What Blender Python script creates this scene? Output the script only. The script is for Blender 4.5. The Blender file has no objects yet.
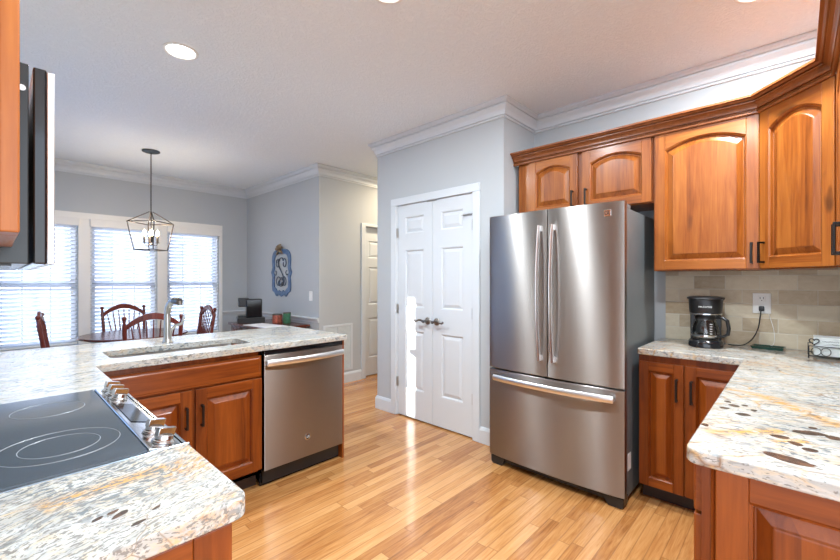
import bpy, math, random
from mathutils import Matrix, Vector
random.seed(7)
PI = math.pi
S = bpy.context.scene
COL = S.collection

# ---------------------------------------------------------------- camera, world, sun, exposure
cam = bpy.data.cameras.new('camera'); cam_o = bpy.data.objects.new('camera', cam); COL.objects.link(cam_o)
cam.sensor_width = 36; cam.lens = 400 / 840 * 36; cam.clip_start = .02; cam.clip_end = 200
TH = .754
cam_o.location = (0, 0, 1.32); cam_o.rotation_euler = (PI / 2, 0, TH - PI / 2)
S.camera = cam_o

w = bpy.data.worlds.new('sky'); S.world = w; w.use_nodes = True
nt = w.node_tree; nt.nodes.clear()
wo = nt.nodes.new('ShaderNodeOutputWorld'); wb = nt.nodes.new('ShaderNodeBackground')
tc = nt.nodes.new('ShaderNodeTexCoord'); sx = nt.nodes.new('ShaderNodeSeparateXYZ'); rp = nt.nodes.new('ShaderNodeValToRGB')
nt.links.new(tc.outputs['Generated'], sx.inputs[0]); nt.links.new(sx.outputs['Z'], rp.inputs[0])
rp.color_ramp.elements[0].position = 0; rp.color_ramp.elements[0].color = (.87, .93, 1, 1)
rp.color_ramp.elements[1].position = .7; rp.color_ramp.elements[1].color = (.50, .70, 1, 1)
nt.links.new(rp.outputs[0], wb.inputs[0]); wb.inputs[1].default_value = 3.1
nt.links.new(wb.outputs[0], wo.inputs[0])

sun = bpy.data.lights.new('sun', 'SUN'); sun.energy = 14; sun.angle = math.radians(.6); sun.color = (1, .96, .88)
sun_o = bpy.data.objects.new('sun', sun); COL.objects.link(sun_o)
sun_o.rotation_euler = Vector((1, -.6, -.27)).to_track_quat('-Z', 'Y').to_euler()

S.view_settings.view_transform = 'Standard'; S.view_settings.look = 'None'
S.view_settings.gamma = 1; S.view_settings.use_curve_mapping = False
S.view_settings.exposure = 0.52
CAN_POWER = 30; HALL_POWER = 22
S.cycles.use_denoising = True
S.cycles.max_bounces = 10; S.cycles.diffuse_bounces = 5; S.cycles.glossy_bounces = 5
S.cycles.transmission_bounces = 8; S.cycles.transparent_max_bounces = 10
S.cycles.caustics_reflective = False; S.cycles.caustics_refractive = False
S.cycles.sample_clamp_indirect = 6

# ---------------------------------------------------------------- mesh builder
class MB:
    def __init__(s): s.v = []; s.f = []; s.m = []
    def add(s, vs, fs, mi=0):
        b = len(s.v); s.v += [tuple(v) for v in vs]
        for f in fs: s.f.append(tuple(b + i for i in f)); s.m.append(mi)
        return s
    def box(s, x0, x1, y0, y1, z0, z1, mi=0):
        x0, x1 = sorted((x0, x1)); y0, y1 = sorted((y0, y1)); z0, z1 = sorted((z0, z1))
        vs = [(x, y, z) for z in (z0, z1) for y in (y0, y1) for x in (x0, x1)]
        return s.add(vs, [(0, 2, 3, 1), (4, 5, 7, 6), (0, 1, 5, 4), (2, 6, 7, 3), (0, 4, 6, 2), (1, 3, 7, 5)], mi)
    def prism(s, poly, axis, a0, a1, mi=0):
        # poly of 2D points in the two other axes (order: x<y<z without axis)
        def P(p, a):
            return {'x': (a, p[0], p[1]), 'y': (p[0], a, p[1]), 'z': (p[0], p[1], a)}[axis]
        n = len(poly); vs = [P(p, a0) for p in poly] + [P(p, a1) for p in poly]
        fs = [tuple(range(n)), tuple(range(2 * n - 1, n - 1, -1))]
        fs += [(i, i + n, (i + 1) % n + n, (i + 1) % n) for i in range(n)]
        return s.add(vs, fs, mi)
    def loops(s, L, cap0=False, cap1=False, mi=0, closed=True):
        n = len(L[0]); vs = [p for l in L for p in l]; fs = []
        for k in range(len(L) - 1):
            for i in range(n if closed else n - 1):
                j = (i + 1) % n
                fs.append((k * n + i, k * n + j, (k + 1) * n + j, (k + 1) * n + i))
        if cap0: fs.append(tuple(range(n))[::-1])
        if cap1: fs.append(tuple((len(L) - 1) * n + i for i in range(n)))
        return s.add(vs, fs, mi)
    def tube(s, pts, r, seg=8, mi=0, flat=None, closed=False):
        pts = [Vector(p) for p in pts]; n = len(pts); L = []; up = None
        for i, p in enumerate(pts):
            if closed: d = pts[(i + 1) % n] - pts[i - 1]
            else: d = pts[min(i + 1, n - 1)] - pts[max(i - 1, 0)]
            d.normalize()
            if up is None:
                up = Vector((0, 0, 1)) if abs(d.z) < .9 else Vector((1, 0, 0))
            a = d.cross(up)
            if a.length < 1e-4: a = d.orthogonal()
            a.normalize(); b = a.cross(d).normalized(); up = b
            rr = r[i] if isinstance(r, (list, tuple)) else r
            ra, rb = (rr, rr) if flat is None else (rr * flat[0], rr * flat[1])
            L.append([p + a * (ra * math.cos(t)) + b * (rb * math.sin(t)) for t in [2 * PI * k / seg for k in range(seg)]])
        if closed: L.append(L[0])
        return s.loops(L, not closed, not closed, mi)
    def lathe(s, prof, c=(0, 0, 0), axis='z', seg=24, mi=0):
        c = Vector(c); L = []
        for r, h in prof:
            r = max(r, 1e-4); ring = []
            for k in range(seg):
                t = 2 * PI * k / seg; a, b = r * math.cos(t), r * math.sin(t)
                ring.append(c + Vector({'z': (a, b, h), 'x': (h, a, b), 'y': (a, h, b)}[axis]))
            L.append(ring)
        return s.loops(L, True, True, mi)
    def ball(s, c, r, seg=12, mi=0):
        return s.lathe([(r * math.sin(PI * k / 8), -r * math.cos(PI * k / 8)) for k in range(9)], c, 'z', seg, mi)
    def build(s, name, mats, parent=None, bevel=0, smooth=False, bseg=2):
        me = bpy.data.meshes.new(name); me.from_pydata(s.v, [], s.f)
        if not isinstance(mats, (list, tuple)): mats = [mats]
        for m in mats: me.materials.append(m)
        for p, mi in zip(me.polygons, s.m): p.material_index = mi; p.use_smooth = smooth
        import bmesh
        bm = bmesh.new(); bm.from_mesh(me); bmesh.ops.recalc_face_normals(bm, faces=bm.faces); bm.to_mesh(me); bm.free()
        if smooth: me.set_sharp_from_angle(angle=math.radians(38))
        o = bpy.data.objects.new(name, me); COL.objects.link(o)
        if parent: o.parent = parent
        if bevel:
            md = o.modifiers.new('bevel', 'BEVEL'); md.width = bevel; md.segments = bseg
            md.limit_method = 'ANGLE'; md.angle_limit = math.radians(40); md.harden_normals = False
        return o

def root(name, loc, rz=0, label=None, cat=None, group=None):
    o = bpy.data.objects.new(name, None); o.empty_display_size = .1; COL.objects.link(o)
    o.location = loc; o.rotation_euler = (0, 0, rz)
    return tag(o, label, cat, group)
def tag(o, label=None, cat=None, group=None, kind=None):
    if label: o['label'] = label
    if cat: o['category'] = cat
    if group: o['group'] = group
    if kind: o['kind'] = kind
    return o
def struct(o, label=None, cat=None): return tag(o, label, cat, kind='structure')
def copy_tree(o, parent=None):
    c = o.copy(); COL.objects.link(c)
    if parent: c.parent = parent
    for ch in list(o.children): copy_tree(ch, c)
    return c
def B(*a): return MB().box(*a)
def text_mesh(name, body, size, mat, parent, M, extrude=.0004, shear=0):
    cu = bpy.data.curves.new(name, 'FONT'); cu.body = body; cu.size = size; cu.extrude = extrude
    cu.align_x = 'CENTER'; cu.align_y = 'CENTER'; cu.shear = shear
    t = bpy.data.objects.new(name + '_src', cu); COL.objects.link(t)
    dg = bpy.context.evaluated_depsgraph_get()
    me = bpy.data.meshes.new_from_object(t.evaluated_get(dg)); me.name = name
    bpy.data.objects.remove(t); me.transform(M); me.materials.clear(); me.materials.append(mat)
    o = bpy.data.objects.new(name, me); COL.objects.link(o); o.parent = parent
    return o

# ---------------------------------------------------------------- materials
class NT:
    def __init__(s, name):
        s.mat = bpy.data.materials.new(name); s.mat.use_nodes = True; s.t = s.mat.node_tree
        s.b = s.t.nodes['Principled BSDF']
    def n(s, typ, **k):
        o = s.t.nodes.new('ShaderNode' + typ)
        for a, v in k.items(): setattr(o, a, v)
        return o
    def put(s, sock, v):
        if v is None: return
        if hasattr(v, 'node') or hasattr(v, 'is_output'): s.t.links.new(v, sock)
        else:
            if hasattr(sock.default_value, '__len__') and not isinstance(v, (tuple, list)): v = [v] * len(sock.default_value)
            if hasattr(sock.default_value, '__len__') and len(sock.default_value) == 4 and len(v) == 3: v = (*v, 1)
            sock.default_value = v
    def math(s, op, a, b=None, c=None):
        o = s.n('Math', operation=op)
        for i, v in enumerate((a, b, c)): s.put(o.inputs[i], v)
        return o.outputs[0]
    def vmath(s, op, a, b=None):
        o = s.n('VectorMath', operation=op); s.put(o.inputs[0], a); s.put(o.inputs[1], b); return o.outputs[0]
    def comb(s, x=0, y=0, z=0):
        o = s.n('CombineXYZ')
        for i, v in enumerate((x, y, z)): s.put(o.inputs[i], v)
        return o.outputs[0]
    def sep(s, v):
        o = s.n('SeparateXYZ'); s.put(o.inputs[0], v); return o.outputs
    def obj(s): return s.n('TexCoord').outputs['Object']
    def mapping(s, v, scale=(1, 1, 1), rot=(0, 0, 0), loc=(0, 0, 0)):
        o = s.n('Mapping'); s.put(o.inputs['Vector'], v); s.put(o.inputs['Scale'], scale); s.put(o.inputs['Rotation'], rot); s.put(o.inputs['Location'], loc)
        return o.outputs[0]
    def noise(s, v, scale=5, detail=3, rough=.5, dist=0, col=False):
        o = s.n('TexNoise'); s.put(o.inputs['Vector'], v); o.inputs['Scale'].default_value = scale
        o.inputs['Detail'].default_value = detail; o.inputs['Roughness'].default_value = rough; o.inputs['Distortion'].default_value = dist
        return o.outputs[1 if col else 0]
    def white(s, v):
        o = s.n('TexWhiteNoise'); s.put(o.inputs['Vector'], v); return o.outputs['Value']
    def ramp(s, f, stops, interp='LINEAR'):
        o = s.n('ValToRGB'); s.put(o.inputs[0], f); cr = o.color_ramp; cr.interpolation = interp
        while len(cr.elements) < len(stops): cr.elements.new(.5)
        for e, (p, c) in zip(cr.elements, stops):
            e.position = p; e.color = (*c, 1) if isinstance(c, (tuple, list)) else (c, c, c, 1)
        return o.outputs[0]
    def mix(s, f, a, b, mode='MIX'):
        o = s.n('Mix', data_type='RGBA', blend_type=mode); s.put(o.inputs[0], f); s.put(o.inputs[6], a); s.put(o.inputs[7], b)
        return o.outputs[2]
    def bump(s, h, strength=.2, dist=.01):
        o = s.n('Bump'); s.put(o.inputs['Height'], h); o.inputs['Strength'].default_value = strength; o.inputs['Distance'].default_value = dist
        s.t.links.new(o.outputs[0], s.b.inputs['Normal'])
    def set(s, **k):
        names = dict(col='Base Color', rough='Roughness', metal='Metallic', coat='Coat Weight', coatr='Coat Roughness', trans='Transmission Weight',
                     ior='IOR', em='Emission Color', ems='Emission Strength', aniso='Anisotropic', alpha='Alpha', sub='Subsurface Weight', spec='Specular IOR Level', tan='Tangent')
        for a, v in k.items(): s.put(s.b.inputs[names[a]], v)
        return s
def plain(name, col, rough=.5, metal=0, var=.04, vs=8, **k):
    t = NT(name); n = t.noise(t.obj(), vs, 3)
    c0 = tuple(max(0, x * (1 - var)) for x in col); c1 = tuple(min(1, x * (1 + var)) for x in col)
    t.set(col=t.ramp(n, [(.3, c0), (.7, c1)]), rough=rough, metal=metal, **k)
    return t.mat

M = {}
def wood(name, grain, dark, mid, light, board=.075, rough=.3, axis_board=0):
    t = NT(name); o = t.obj(); x, y, z = t.sep(o)
    oi = t.n('ObjectInfo').outputs['Random']
    if grain == 'z': across = t.math('ADD', x, y); sc = (26, 26, 1.5); fx = t.comb(x, y, t.math('ADD', z, t.math('MULTIPLY', oi, 7)))
    else: across = z; sc = (1.5, 26, 26); fx = t.comb(t.math('ADD', x, t.math('MULTIPLY', oi, 7)), y, z)
    bid = t.math('FLOOR', t.math('DIVIDE', t.math('ADD', across, t.math('MULTIPLY', oi, .4)), board))
    rnd = t.white(t.comb(bid, oi, .3))
    off = t.comb(t.math('MULTIPLY', rnd, 3), t.math('MULTIPLY', rnd, 5), t.math('MULTIPLY', rnd, 9))
    v = t.mapping(t.vmath('ADD', fx, off), sc)
    n1 = t.noise(v, 1.0, 5, .6, 1.2)
    n2 = t.noise(t.mapping(fx, tuple(s * 4 for s in sc)), 1.6, 4, .6)
    big = t.noise(t.vmath('ADD', fx, off), 4.0, 2)
    f = t.math('ADD', t.math('MULTIPLY', n1, .55), t.math('ADD', t.math('MULTIPLY', n2, .2), t.math('ADD', t.math('MULTIPLY', big, .2), t.math('MULTIPLY', rnd, .16))))
    c = t.ramp(f, [(.32, dark), (.5, mid), (.74, light)])
    knot = t.noise(t.mapping(t.vmath('ADD', fx, off), (9, 9, 4) if grain == 'z' else (4, 9, 9)), 1, 2, .5)
    c = t.mix(t.ramp(knot, [(.72, 0), (.80, .7)]), c, tuple(a * .35 for a in dark))
    t.set(col=c, rough=t.ramp(n2, [(.3, rough), (.7, rough + .1)]), coat=.15, coatr=.18, spec=.35)
    t.bump(n2, .06, .002)
    return t.mat
ch = ((.11, .024, .004), (.26, .068, .009), (.41, .135, .022))
M['wood_v'] = wood('cherry_wood_upright_grain', 'z', *ch); M['wood_h'] = wood('cherry_wood_level_grain', 'x', *ch)
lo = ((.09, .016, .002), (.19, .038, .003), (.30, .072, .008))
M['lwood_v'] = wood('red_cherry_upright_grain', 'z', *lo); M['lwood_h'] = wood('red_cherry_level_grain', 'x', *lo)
M['crown_wood'] = wood('cherry_crown', 'x', (.11, .030, .008), (.20, .058, .015), (.30, .10, .028), board=.5)
M['dark_wood'] = wood('dark_mahogany', 'x', (.05, .012, .008), (.09, .022, .013), (.14, .035, .02), board=.2, rough=.18)
M['chair_wood'] = wood('reddish_chair_wood', 'z', (.07, .014, .010), (.12, .022, .015), (.19, .038, .025), board=.3, rough=.25)
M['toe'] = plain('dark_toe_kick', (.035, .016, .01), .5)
M['wall'] = plain('light_grey_wall_paint', (.45, .475, .49), .75, var=.012, vs=2)
M['hallwall'] = M['wall']
M['trim'] = plain('white_trim_paint', (.60, .635, .66), .35, var=.01)
M['window_trim'] = plain('cream_window_trim', (.80, .78, .74), .45, var=.01)
t = NT('textured_ceiling'); v = t.obj()
n1 = t.noise(t.mapping(v, (1, 1, 1)), 22, 5, .65, 2.5); n2 = t.noise(v, 90, 2)
t.set(col=t.ramp(n1, [(.3, (.82, .88, .93)), (.7, (.88, .94, .98))]), rough=.85)
t.bump(t.math('ADD', t.ramp(n1, [(.42, 0), (.6, 1)]), t.math('MULTIPLY', n2, .25)), .5, .006); M['ceiling'] = t.mat

# oak strip floor, boards along X
t = NT('oak_strip_floor'); o = t.obj(); x, y, z = t.sep(o); PW, PL = .0585, .85
row = t.math('FLOOR', t.math('DIVIDE', y, PW)); fy = t.math('FRACT', t.math('DIVIDE', y, PW))
ro = t.white(t.comb(row, 3.1, 0)); u = t.math('ADD', t.math('DIVIDE', x, PL), t.math('MULTIPLY', ro, 9.7))
ix = t.math('FLOOR', u); fx = t.math('FRACT', u); rnd = t.white(t.comb(row, ix, 1.7))
pv = t.comb(t.math('MULTIPLY', rnd, 13), t.math('MULTIPLY', rnd, 7), 0)
g = t.noise(t.mapping(t.vmath('ADD', o, pv), (1.6, 22, 1)), 1.6, 5, .6, 1.8)
g2 = t.noise(t.mapping(t.vmath('ADD', o, pv), (5, 120, 1)), 1.5, 3, .6)
rr_ = t.math('POWER', rnd, 1.0)
f = t.math('ADD', t.math('MULTIPLY', rr_, .34), t.math('ADD', t.math('MULTIPLY', g, .62), t.math('MULTIPLY', g2, .16)))
c = t.ramp(f, [(.26, (.20, .070, .018)), (.42, (.39, .155, .043)), (.58, (.52, .24, .078)), (.82, (.66, .35, .135))])
ey = t.math('MINIMUM', fy, t.math('SUBTRACT', 1, fy)); ex = t.math('MINIMUM', fx, t.math('SUBTRACT', 1, fx))
gap = t.math('MINIMUM', t.math('MULTIPLY', ey, PW), t.math('MULTIPLY', ex, PL))
gm = t.ramp(gap, [(.0006, 1), (.0017, 0)])
c = t.mix(t.math('MULTIPLY', gm, .55), c, (.16, .06, .02))
t.set(col=c, rough=t.ramp(g2, [(.3, .16), (.7, .23)]), coat=.4, coatr=.08)
t.bump(t.math('SUBTRACT', t.math('MULTIPLY', g2, .12), t.math('ADD', gm, t.math('MULTIPLY', rnd, .25))), .12, .004); M['floor'] = t.mat

# travertine tile on the X = const wall (local y, z)
t = NT('travertine_tile'); o = t.obj(); x, y, z = t.sep(o); TW, TH_ = .168, .0865
zz = t.math('SUBTRACT', z, .915)
row = t.math('FLOOR', t.math('DIVIDE', zz, TH_)); fz = t.math('FRACT', t.math('DIVIDE', zz, TH_))
al = t.math('ADD', y, x)
u = t.math('ADD', t.math('DIVIDE', al, TW), t.math('MULTIPLY', row, .5)); iu = t.math('FLOOR', u); fu = t.math('FRACT', u)
rnd = t.white(t.comb(row, iu, 5)); rnd2 = t.white(t.comb(iu, row, 2))
n = t.noise(t.vmath('ADD', t.mapping(o, (1, 1, 1.8)), t.comb(rnd, rnd, rnd)), 16, 5, .65, .6)
f = t.math('ADD', t.math('MULTIPLY', rnd, .5), t.math('MULTIPLY', n, .5))
c = t.ramp(f, [(.2, (.42, .32, .20)), (.45, (.56, .47, .33)), (.75, (.68, .61, .46))])
e = t.math('MINIMUM', t.math('MULTIPLY', t.math('MINIMUM', fz, t.math('SUBTRACT', 1, fz)), TH_), t.math('MULTIPLY', t.math('MINIMUM', fu, t.math('SUBTRACT', 1, fu)), TW))
gm = t.ramp(e, [(.0014, 1), (.0028, 0)])
c = t.mix(gm, c, (.66, .62, .52)); t.set(col=c, rough=.45)
t.bump(t.math('SUBTRACT', t.math('MULTIPLY', n, .3), gm), .35, .003); M['tile'] = t.mat

def granite(name, ang, blobs=(), veins=None, orange=1.0, band=None, seed=0., fleck=.56, fine_mix=.55, sc=1.3):
    t = NT(name); o = t.obj()
    wob = t.vmath('SUBTRACT', t.noise(o, 5, 3, .5, 0, True), (.5, .5, .5))
    ow = t.vmath('ADD', o, t.vmath('MULTIPLY', wob, (.10, .10, .10)))
    o2 = t.vmath('ADD', o, t.vmath('MULTIPLY', t.vmath('SUBTRACT', t.noise(o, 30, 2, .5, 0, True), (.5, .5, .5)), (.014, .014, .014)))
    v = t.mapping(ow, (1, 1, 1), (0, 0, -ang), (seed, seed * .7, 0))       # x runs along the flow of the stone
    vs = t.mapping(v, (sc, 2.3 * sc, 2.3 * sc))
    c = t.ramp(t.noise(vs, 4.5, 6, .7, .4), [(.34, (.34, .34, .32)), (.46, (.45, .44, .40)), (.58, (.57, .57, .545))])
    c = t.mix(t.ramp(t.noise(vs, 17, 5, .7, .8), [(.44, 0), (.58, fine_mix)]), c, (.42, .44, .43))
    c = t.mix(t.ramp(t.noise(t.mapping(vs, (1, 1, 1), (0, 0, 0), (7, 3, 1)), 21, 4, .7, .6), [(.50, 0), (.62, .55)]), c, (.62, .50, .32))
    om = t.math('MULTIPLY', t.ramp(t.noise(t.mapping(v, (1, 3.0, 3)), 1.9, 4, .6, .8), [(.49, 0), (.60, 1), (.70, .2)]), t.ramp(t.noise(vs, 19, 4, .7, .6), [(.42, 0), (.60, 1)]))
    c = t.mix(t.math('MULTIPLY', om, .8 * orange), c, t.ramp(t.noise(vs, 26, 2), [(.35, (.42, .20, .07)), (.65, (.68, .42, .17))]))
    x, y, z = t.sep(o2)
    if band:
        bm_ = None
        for (ax, ay), (bx, by), wd in band:
            L = math.hypot(bx - ax, by - ay); ux, uy = (bx - ax) / L, (by - ay) / L
            px_ = t.math('SUBTRACT', x, ax); py_ = t.math('SUBTRACT', y, ay)
            al_ = t.math('ADD', t.math('MULTIPLY', px_, ux), t.math('MULTIPLY', py_, uy))
            d = t.math('ABSOLUTE', t.math('SUBTRACT', t.math('MULTIPLY', py_, ux), t.math('MULTIPLY', px_, uy)))
            ins = t.math('MULTIPLY', t.ramp(al_, [(0, 0), (.01, 1)]), t.ramp(t.math('SUBTRACT', L, al_), [(0, 0), (.01, 1)]))
            k = t.math('MULTIPLY', ins, t.ramp(t.math('DIVIDE', d, wd), [(.1, 1), (1, 0)])); bm_ = k if bm_ is None else t.math('MAXIMUM', bm_, k)
        bm_ = t.math('MULTIPLY', bm_, t.ramp(t.noise(vs, 14, 4, .7, .6), [(.40, .05), (.52, 1)]))
        c = t.mix(bm_, c, (.62, .34, .10))
    vo = t.n('TexVoronoi', feature='DISTANCE_TO_EDGE'); t.put(vo.inputs['Vector'], t.mapping(v, (1, 1.9, 1.9))); vo.inputs['Scale'].default_value = 14
    cr = t.math('MULTIPLY', t.ramp(vo.outputs['Distance'], [(.0, 1), (.03, 0)]), t.ramp(t.noise(v, 4, 2), [(.50, 0), (.62, .75)]))
    c = t.mix(cr, c, (.22, .14, .08))
    if veins:
        vo = t.n('TexVoronoi', feature='DISTANCE_TO_EDGE'); t.put(vo.inputs['Vector'], t.mapping(ow, (1.2, 1, 1), (0, 0, .4))); vo.inputs['Scale'].default_value = veins
        cr = t.math('MULTIPLY', t.ramp(vo.outputs['Distance'], [(.0, 1), (.02, .6), (.06, 0)]), t.ramp(t.noise(o, 5, 3, .6), [(.42, 0), (.56, .9)]))
        c = t.mix(cr, c, t.ramp(t.noise(o, 30, 2), [(.4, (.20, .09, .03)), (.6, (.62, .38, .14))]))
    fl = t.math('MULTIPLY', t.ramp(t.noise(vs, 24, 3, .6, .3), [(fleck, 0), (fleck + .05, 1)]), t.ramp(t.noise(v, 4.1, 2), [(.40, .0), (.58, 1)]))
    c = t.mix(t.math('MULTIPLY', fl, .85), c, (.12, .15, .17))
    fl2 = t.ramp(t.noise(t.mapping(vs, (1, 1, 1), (0, 0, 0), (3, 9, 0)), 46, 2, .6), [(fleck + .03, 0), (fleck + .08, .85)])
    c = t.mix(fl2, c, (.20, .19, .17))
    m = None; fine = t.noise(vs, 20, 3, .6)
    for (bx, by, a, b, rot) in blobs:
        dx = t.math('SUBTRACT', x, bx); dy = t.math('SUBTRACT', y, by); cs, sn = math.cos(rot), math.sin(rot)
        p = t.math('DIVIDE', t.math('ADD', t.math('MULTIPLY', dx, cs), t.math('MULTIPLY', dy, sn)), a)
        q = t.math('DIVIDE', t.math('SUBTRACT', t.math('MULTIPLY', dy, cs), t.math('MULTIPLY', dx, sn)), b)
        r = t.math('ADD', t.math('MULTIPLY', p, p), t.math('MULTIPLY', q, q))
        r = t.math('ADD', r, t.math('MULTIPLY', t.math('SUBTRACT', fine, .5), 1.0))
        k = t.ramp(r, [(.8, 1), (1.0, 0)])
        m = k if m is None else t.math('MAXIMUM', m, k)
    if m is not None:
        c = t.mix(t.math('MULTIPLY', m, .94), c, t.ramp(fine, [(.4, (.035, .025, .020)), (.65, (.13, .06, .03))]))
    t.set(col=c, rough=.10, spec=.5); return t.mat

def steel(name, col, rough=.3, aniso=.75, brush=.02):
    t = NT(name); o = t.obj()
    n = t.noise(t.mapping(o, (.5, .5, 500)), 1, 1)
    s = t.noise(t.mapping(o, (1, 1, 1)), 3, 3)
    t.set(col=t.ramp(s, [(.3, tuple(c * .96 for c in col)), (.7, col)]), metal=1, rough=t.ramp(n, [(.3, rough - brush), (.7, rough + brush)]), aniso=aniso, tan=t.comb(0, 0, 1))
    return t.mat
M['steel'] = steel('brushed_stainless_steel', (.36, .335, .315), .33, 1.0, 0)
M['steel_dw'] = steel('brushed_stainless_dishwasher', (.37, .34, .315), .33, 1.0, 0)
M['handle'] = plain('satin_steel_handle', (.80, .80, .80), .32, 1, .01)
M['chrome'] = plain('polished_metal', (.72, .72, .72), .12, 1, .01)
M['satin'] = plain('satin_nickel', (.50, .49, .46), .28, 1, .02)
M['dknickel'] = plain('dark_nickel', (.22, .20, .18), .3, 1, .02)
M['fridge_side'] = plain('grey_painted_fridge_side', (.20, .225, .235), .38, .35, .03)
M['black'] = plain('black_plastic', (.012, .012, .013), .35, 0, .1)
M['gloss_black'] = plain('gloss_black_plastic', (.010, .011, .013), .10, 0, .1)
M['bronze'] = plain('dark_bronze_pull', (.018, .014, .012), .35, .6, .1)
M['iron'] = plain('dark_iron', (.05, .055, .058), .45, .7, .1)
M['glasstop'] = plain('reflection_tinted_black_glass', (.045, .062, .08), .08, 0, .05, spec=1.0)  # base lifted to blue-grey, standing in for the ceiling's reflection
M['ring'] = plain('grey_burner_marking', (.30, .31, .32), .3)
M['range_trim'] = plain('blue_grey_steel_trim', (.30, .36, .42), .22, .9, .02)
M['white_plastic'] = plain('white_plastic', (.80, .80, .78), .35, 0, .01)
M['brown_metal'] = plain('lantern_metal', (.06, .05, .045), .45, .7, .1)
M['blue'] = plain('slate_blue_paint', (.075, .14, .26), .5, 0, .3, 20)
M['scroll'] = plain('dark_slate_scroll_paint', (.06, .08, .12), .5, 0, .1)
M['burlap'] = plain('brown_burlap_ribbon', (.22, .16, .10), .9, 0, .3, 60)
M['red_tin'] = plain('red_and_white_tin', (.45, .13, .09), .4, 0, .5, 40)
M['green_tin'] = plain('green_tin', (.05, .17, .09), .4, 0, .3, 30)
M['paper'] = plain('white_paper', (.82, .82, .84), .8, 0, .03)
M['green_glass'] = plain('dark_green_glass', (.02, .06, .045), .12, 0, .2)
M['napkin'] = plain('white_paper_napkins', (.80, .86, .86), .7, 0, .03, 30)
M['ink'] = plain('grey_ink', (.15, .17, .18), .7)
M['grass'] = plain('pale_concrete_yard', (.64, .66, .68), .95, 0, .25, .6)
t = NT('blind_slat'); t.set(col=(.88, .89, .91), rough=.5)
tr = t.n('BsdfTranslucent'); tr.inputs[0].default_value = (.9, .93, 1, 1); mx = t.n('MixShader'); mx.inputs[0].default_value = .75
t.t.links.new(t.b.outputs[0], mx.inputs[1]); t.t.links.new(tr.outputs[0], mx.inputs[2]); t.t.links.new(mx.outputs[0], t.t.nodes['Material Output'].inputs[0]); M['blind'] = t.mat
t = NT('sky_tinted_fabric'); t.set(col=(.65, .78, .92), rough=.8)  # blue tint put in so the refrigerator reflects a sky-like band
tr = t.n('BsdfTranslucent'); tr.inputs[0].default_value = (.40, .66, 1, 1); mx = t.n('MixShader'); mx.inputs[0].default_value = .5
t.t.links.new(t.b.outputs[0], mx.inputs[1]); t.t.links.new(tr.outputs[0], mx.inputs[2]); t.t.links.new(mx.outputs[0], t.t.nodes['Material Output'].inputs[0]); M['shade'] = t.mat
def glassm(name, tint=(1, 1, 1), refl=.08, trans=.95):
    t = NT(name); t.t.nodes.remove(t.b)
    a = t.n('BsdfTransparent'); a.inputs[0].default_value = tuple(c * trans for c in tint) + (1,); g = t.n('BsdfGlossy'); g.inputs['Roughness'].default_value = .02
    mx = t.n('MixShader'); lw = t.n('LayerWeight'); lw.inputs[0].default_value = .25
    f = t.n('Math', operation='MULTIPLY_ADD'); t.t.links.new(lw.outputs['Fresnel'], f.inputs[0]); f.inputs[1].default_value = .8; f.inputs[2].default_value = refl * .3
    t.t.links.new(f.outputs[0], mx.inputs[0]); t.t.links.new(a.outputs[0], mx.inputs[1]); t.t.links.new(g.outputs[0], mx.inputs[2])
    t.t.links.new(mx.outputs[0], t.t.nodes['Material Output'].inputs[0]); return t.mat
M['glass'] = glassm('window_glass'); M['carafe'] = glassm('carafe_glass', (.75, .78, .78), .3)
def emis(name, col, st):
    t = NT(name); t.set(col=(1, 1, 1), em=col, ems=st); return t.mat
M['can_lens'] = emis('lit_downlight_lens', (1, .97, .93), 9); M['bulb'] = emis('lit_candle_bulb', (1, .72, .38), 30)

# ---------------------------------------------------------------- setting
H = 2.72; XW = 3.21; XP = 2.712; YPR = 1.653; YPL = 3.15; YH = 4.227; XM = 2.707; YW = 6.246; XL = -.33; YR = -.47
struct(B(-3, 5.6, -3, 6.40, -.1, 0).build('floor', M['floor']))
struct(B(-3, 5.6, -3, 6.40, H, H + .1).build('ceiling', M['ceiling']))
struct(B(-40, 40, 6.42, 60, -.55, -.45).box(-40, -3.2, -40, 6.42, -.55, -.45).build('ground', M['grass']))
W = M['wall']
struct(B(XW, XW + .12, YR - .12, YPR, 0, H).build('wall_right', W))
struct(B(1.05, XW, YR - .12, YR, 0, H).build('wall_rear', W))
struct(B(XP, XW + .12, YPR, YPR + .10, 0, H).build('wall_pantry_side', W))
mb = B(XP, XP + .12, YPR + .10, 1.949 - .015, 0, H).box(XP, XP + .12, 2.851 + .015, YPL - .1, 0, H).box(XP, XP + .12, 1.934, 2.866, 2.06, H)
struct(mb.build('wall_pantry_front', W))
struct(B(XP, 5.6, YPL - .10, YPL, 0, H).build('wall_hall_near', W))
struct(B(XM + .12, 3.40, YH, YH + .12, 0, H).box(3.40, 4.24, YH, YH + .12, 2.06, H).box(4.24, 5.6, YH, YH + .12, 0, H).build('wall_hall_far', W))
struct(B(XM, XM + .12, YH, YW, 0, H).build('wall_dining_right', W))
struct(B(5.6, 5.7, YPL - .1, YH + .12, 0, H).build('wall_hall_end', W))
# left wall with a patio opening added out of frame for the sun streak
PO = (3.45, 5.35)
mb = B(XL - .12, XL, .45, PO[0], 0, H).box(XL - .12, XL, PO[1], YW, 0, H).box(XL - .12, XL, PO[0], PO[1], 2.08, H)
struct(mb.build('wall_left', W))
# window wall
WIN = [(-.02, .686), (.798, 1.497), (1.612, 2.288)]; WZ0, WZ1 = .55, 2.05
mb = B(XL - .12, -.02, YW, YW + .15, 0, H).box(2.288, XM + .12, YW, YW + .15, 0, H)
mb.box(-.02, 2.288, YW, YW + .15, 0, WZ0).box(-.02, 2.288, YW, YW + .15, WZ1, H)
mb.box(.686, .798, YW, YW + .15, WZ0, WZ1).box(1.497, 1.612, YW, YW + .15, WZ0, WZ1)
struct(mb.build('wall_window_side', W))

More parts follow.
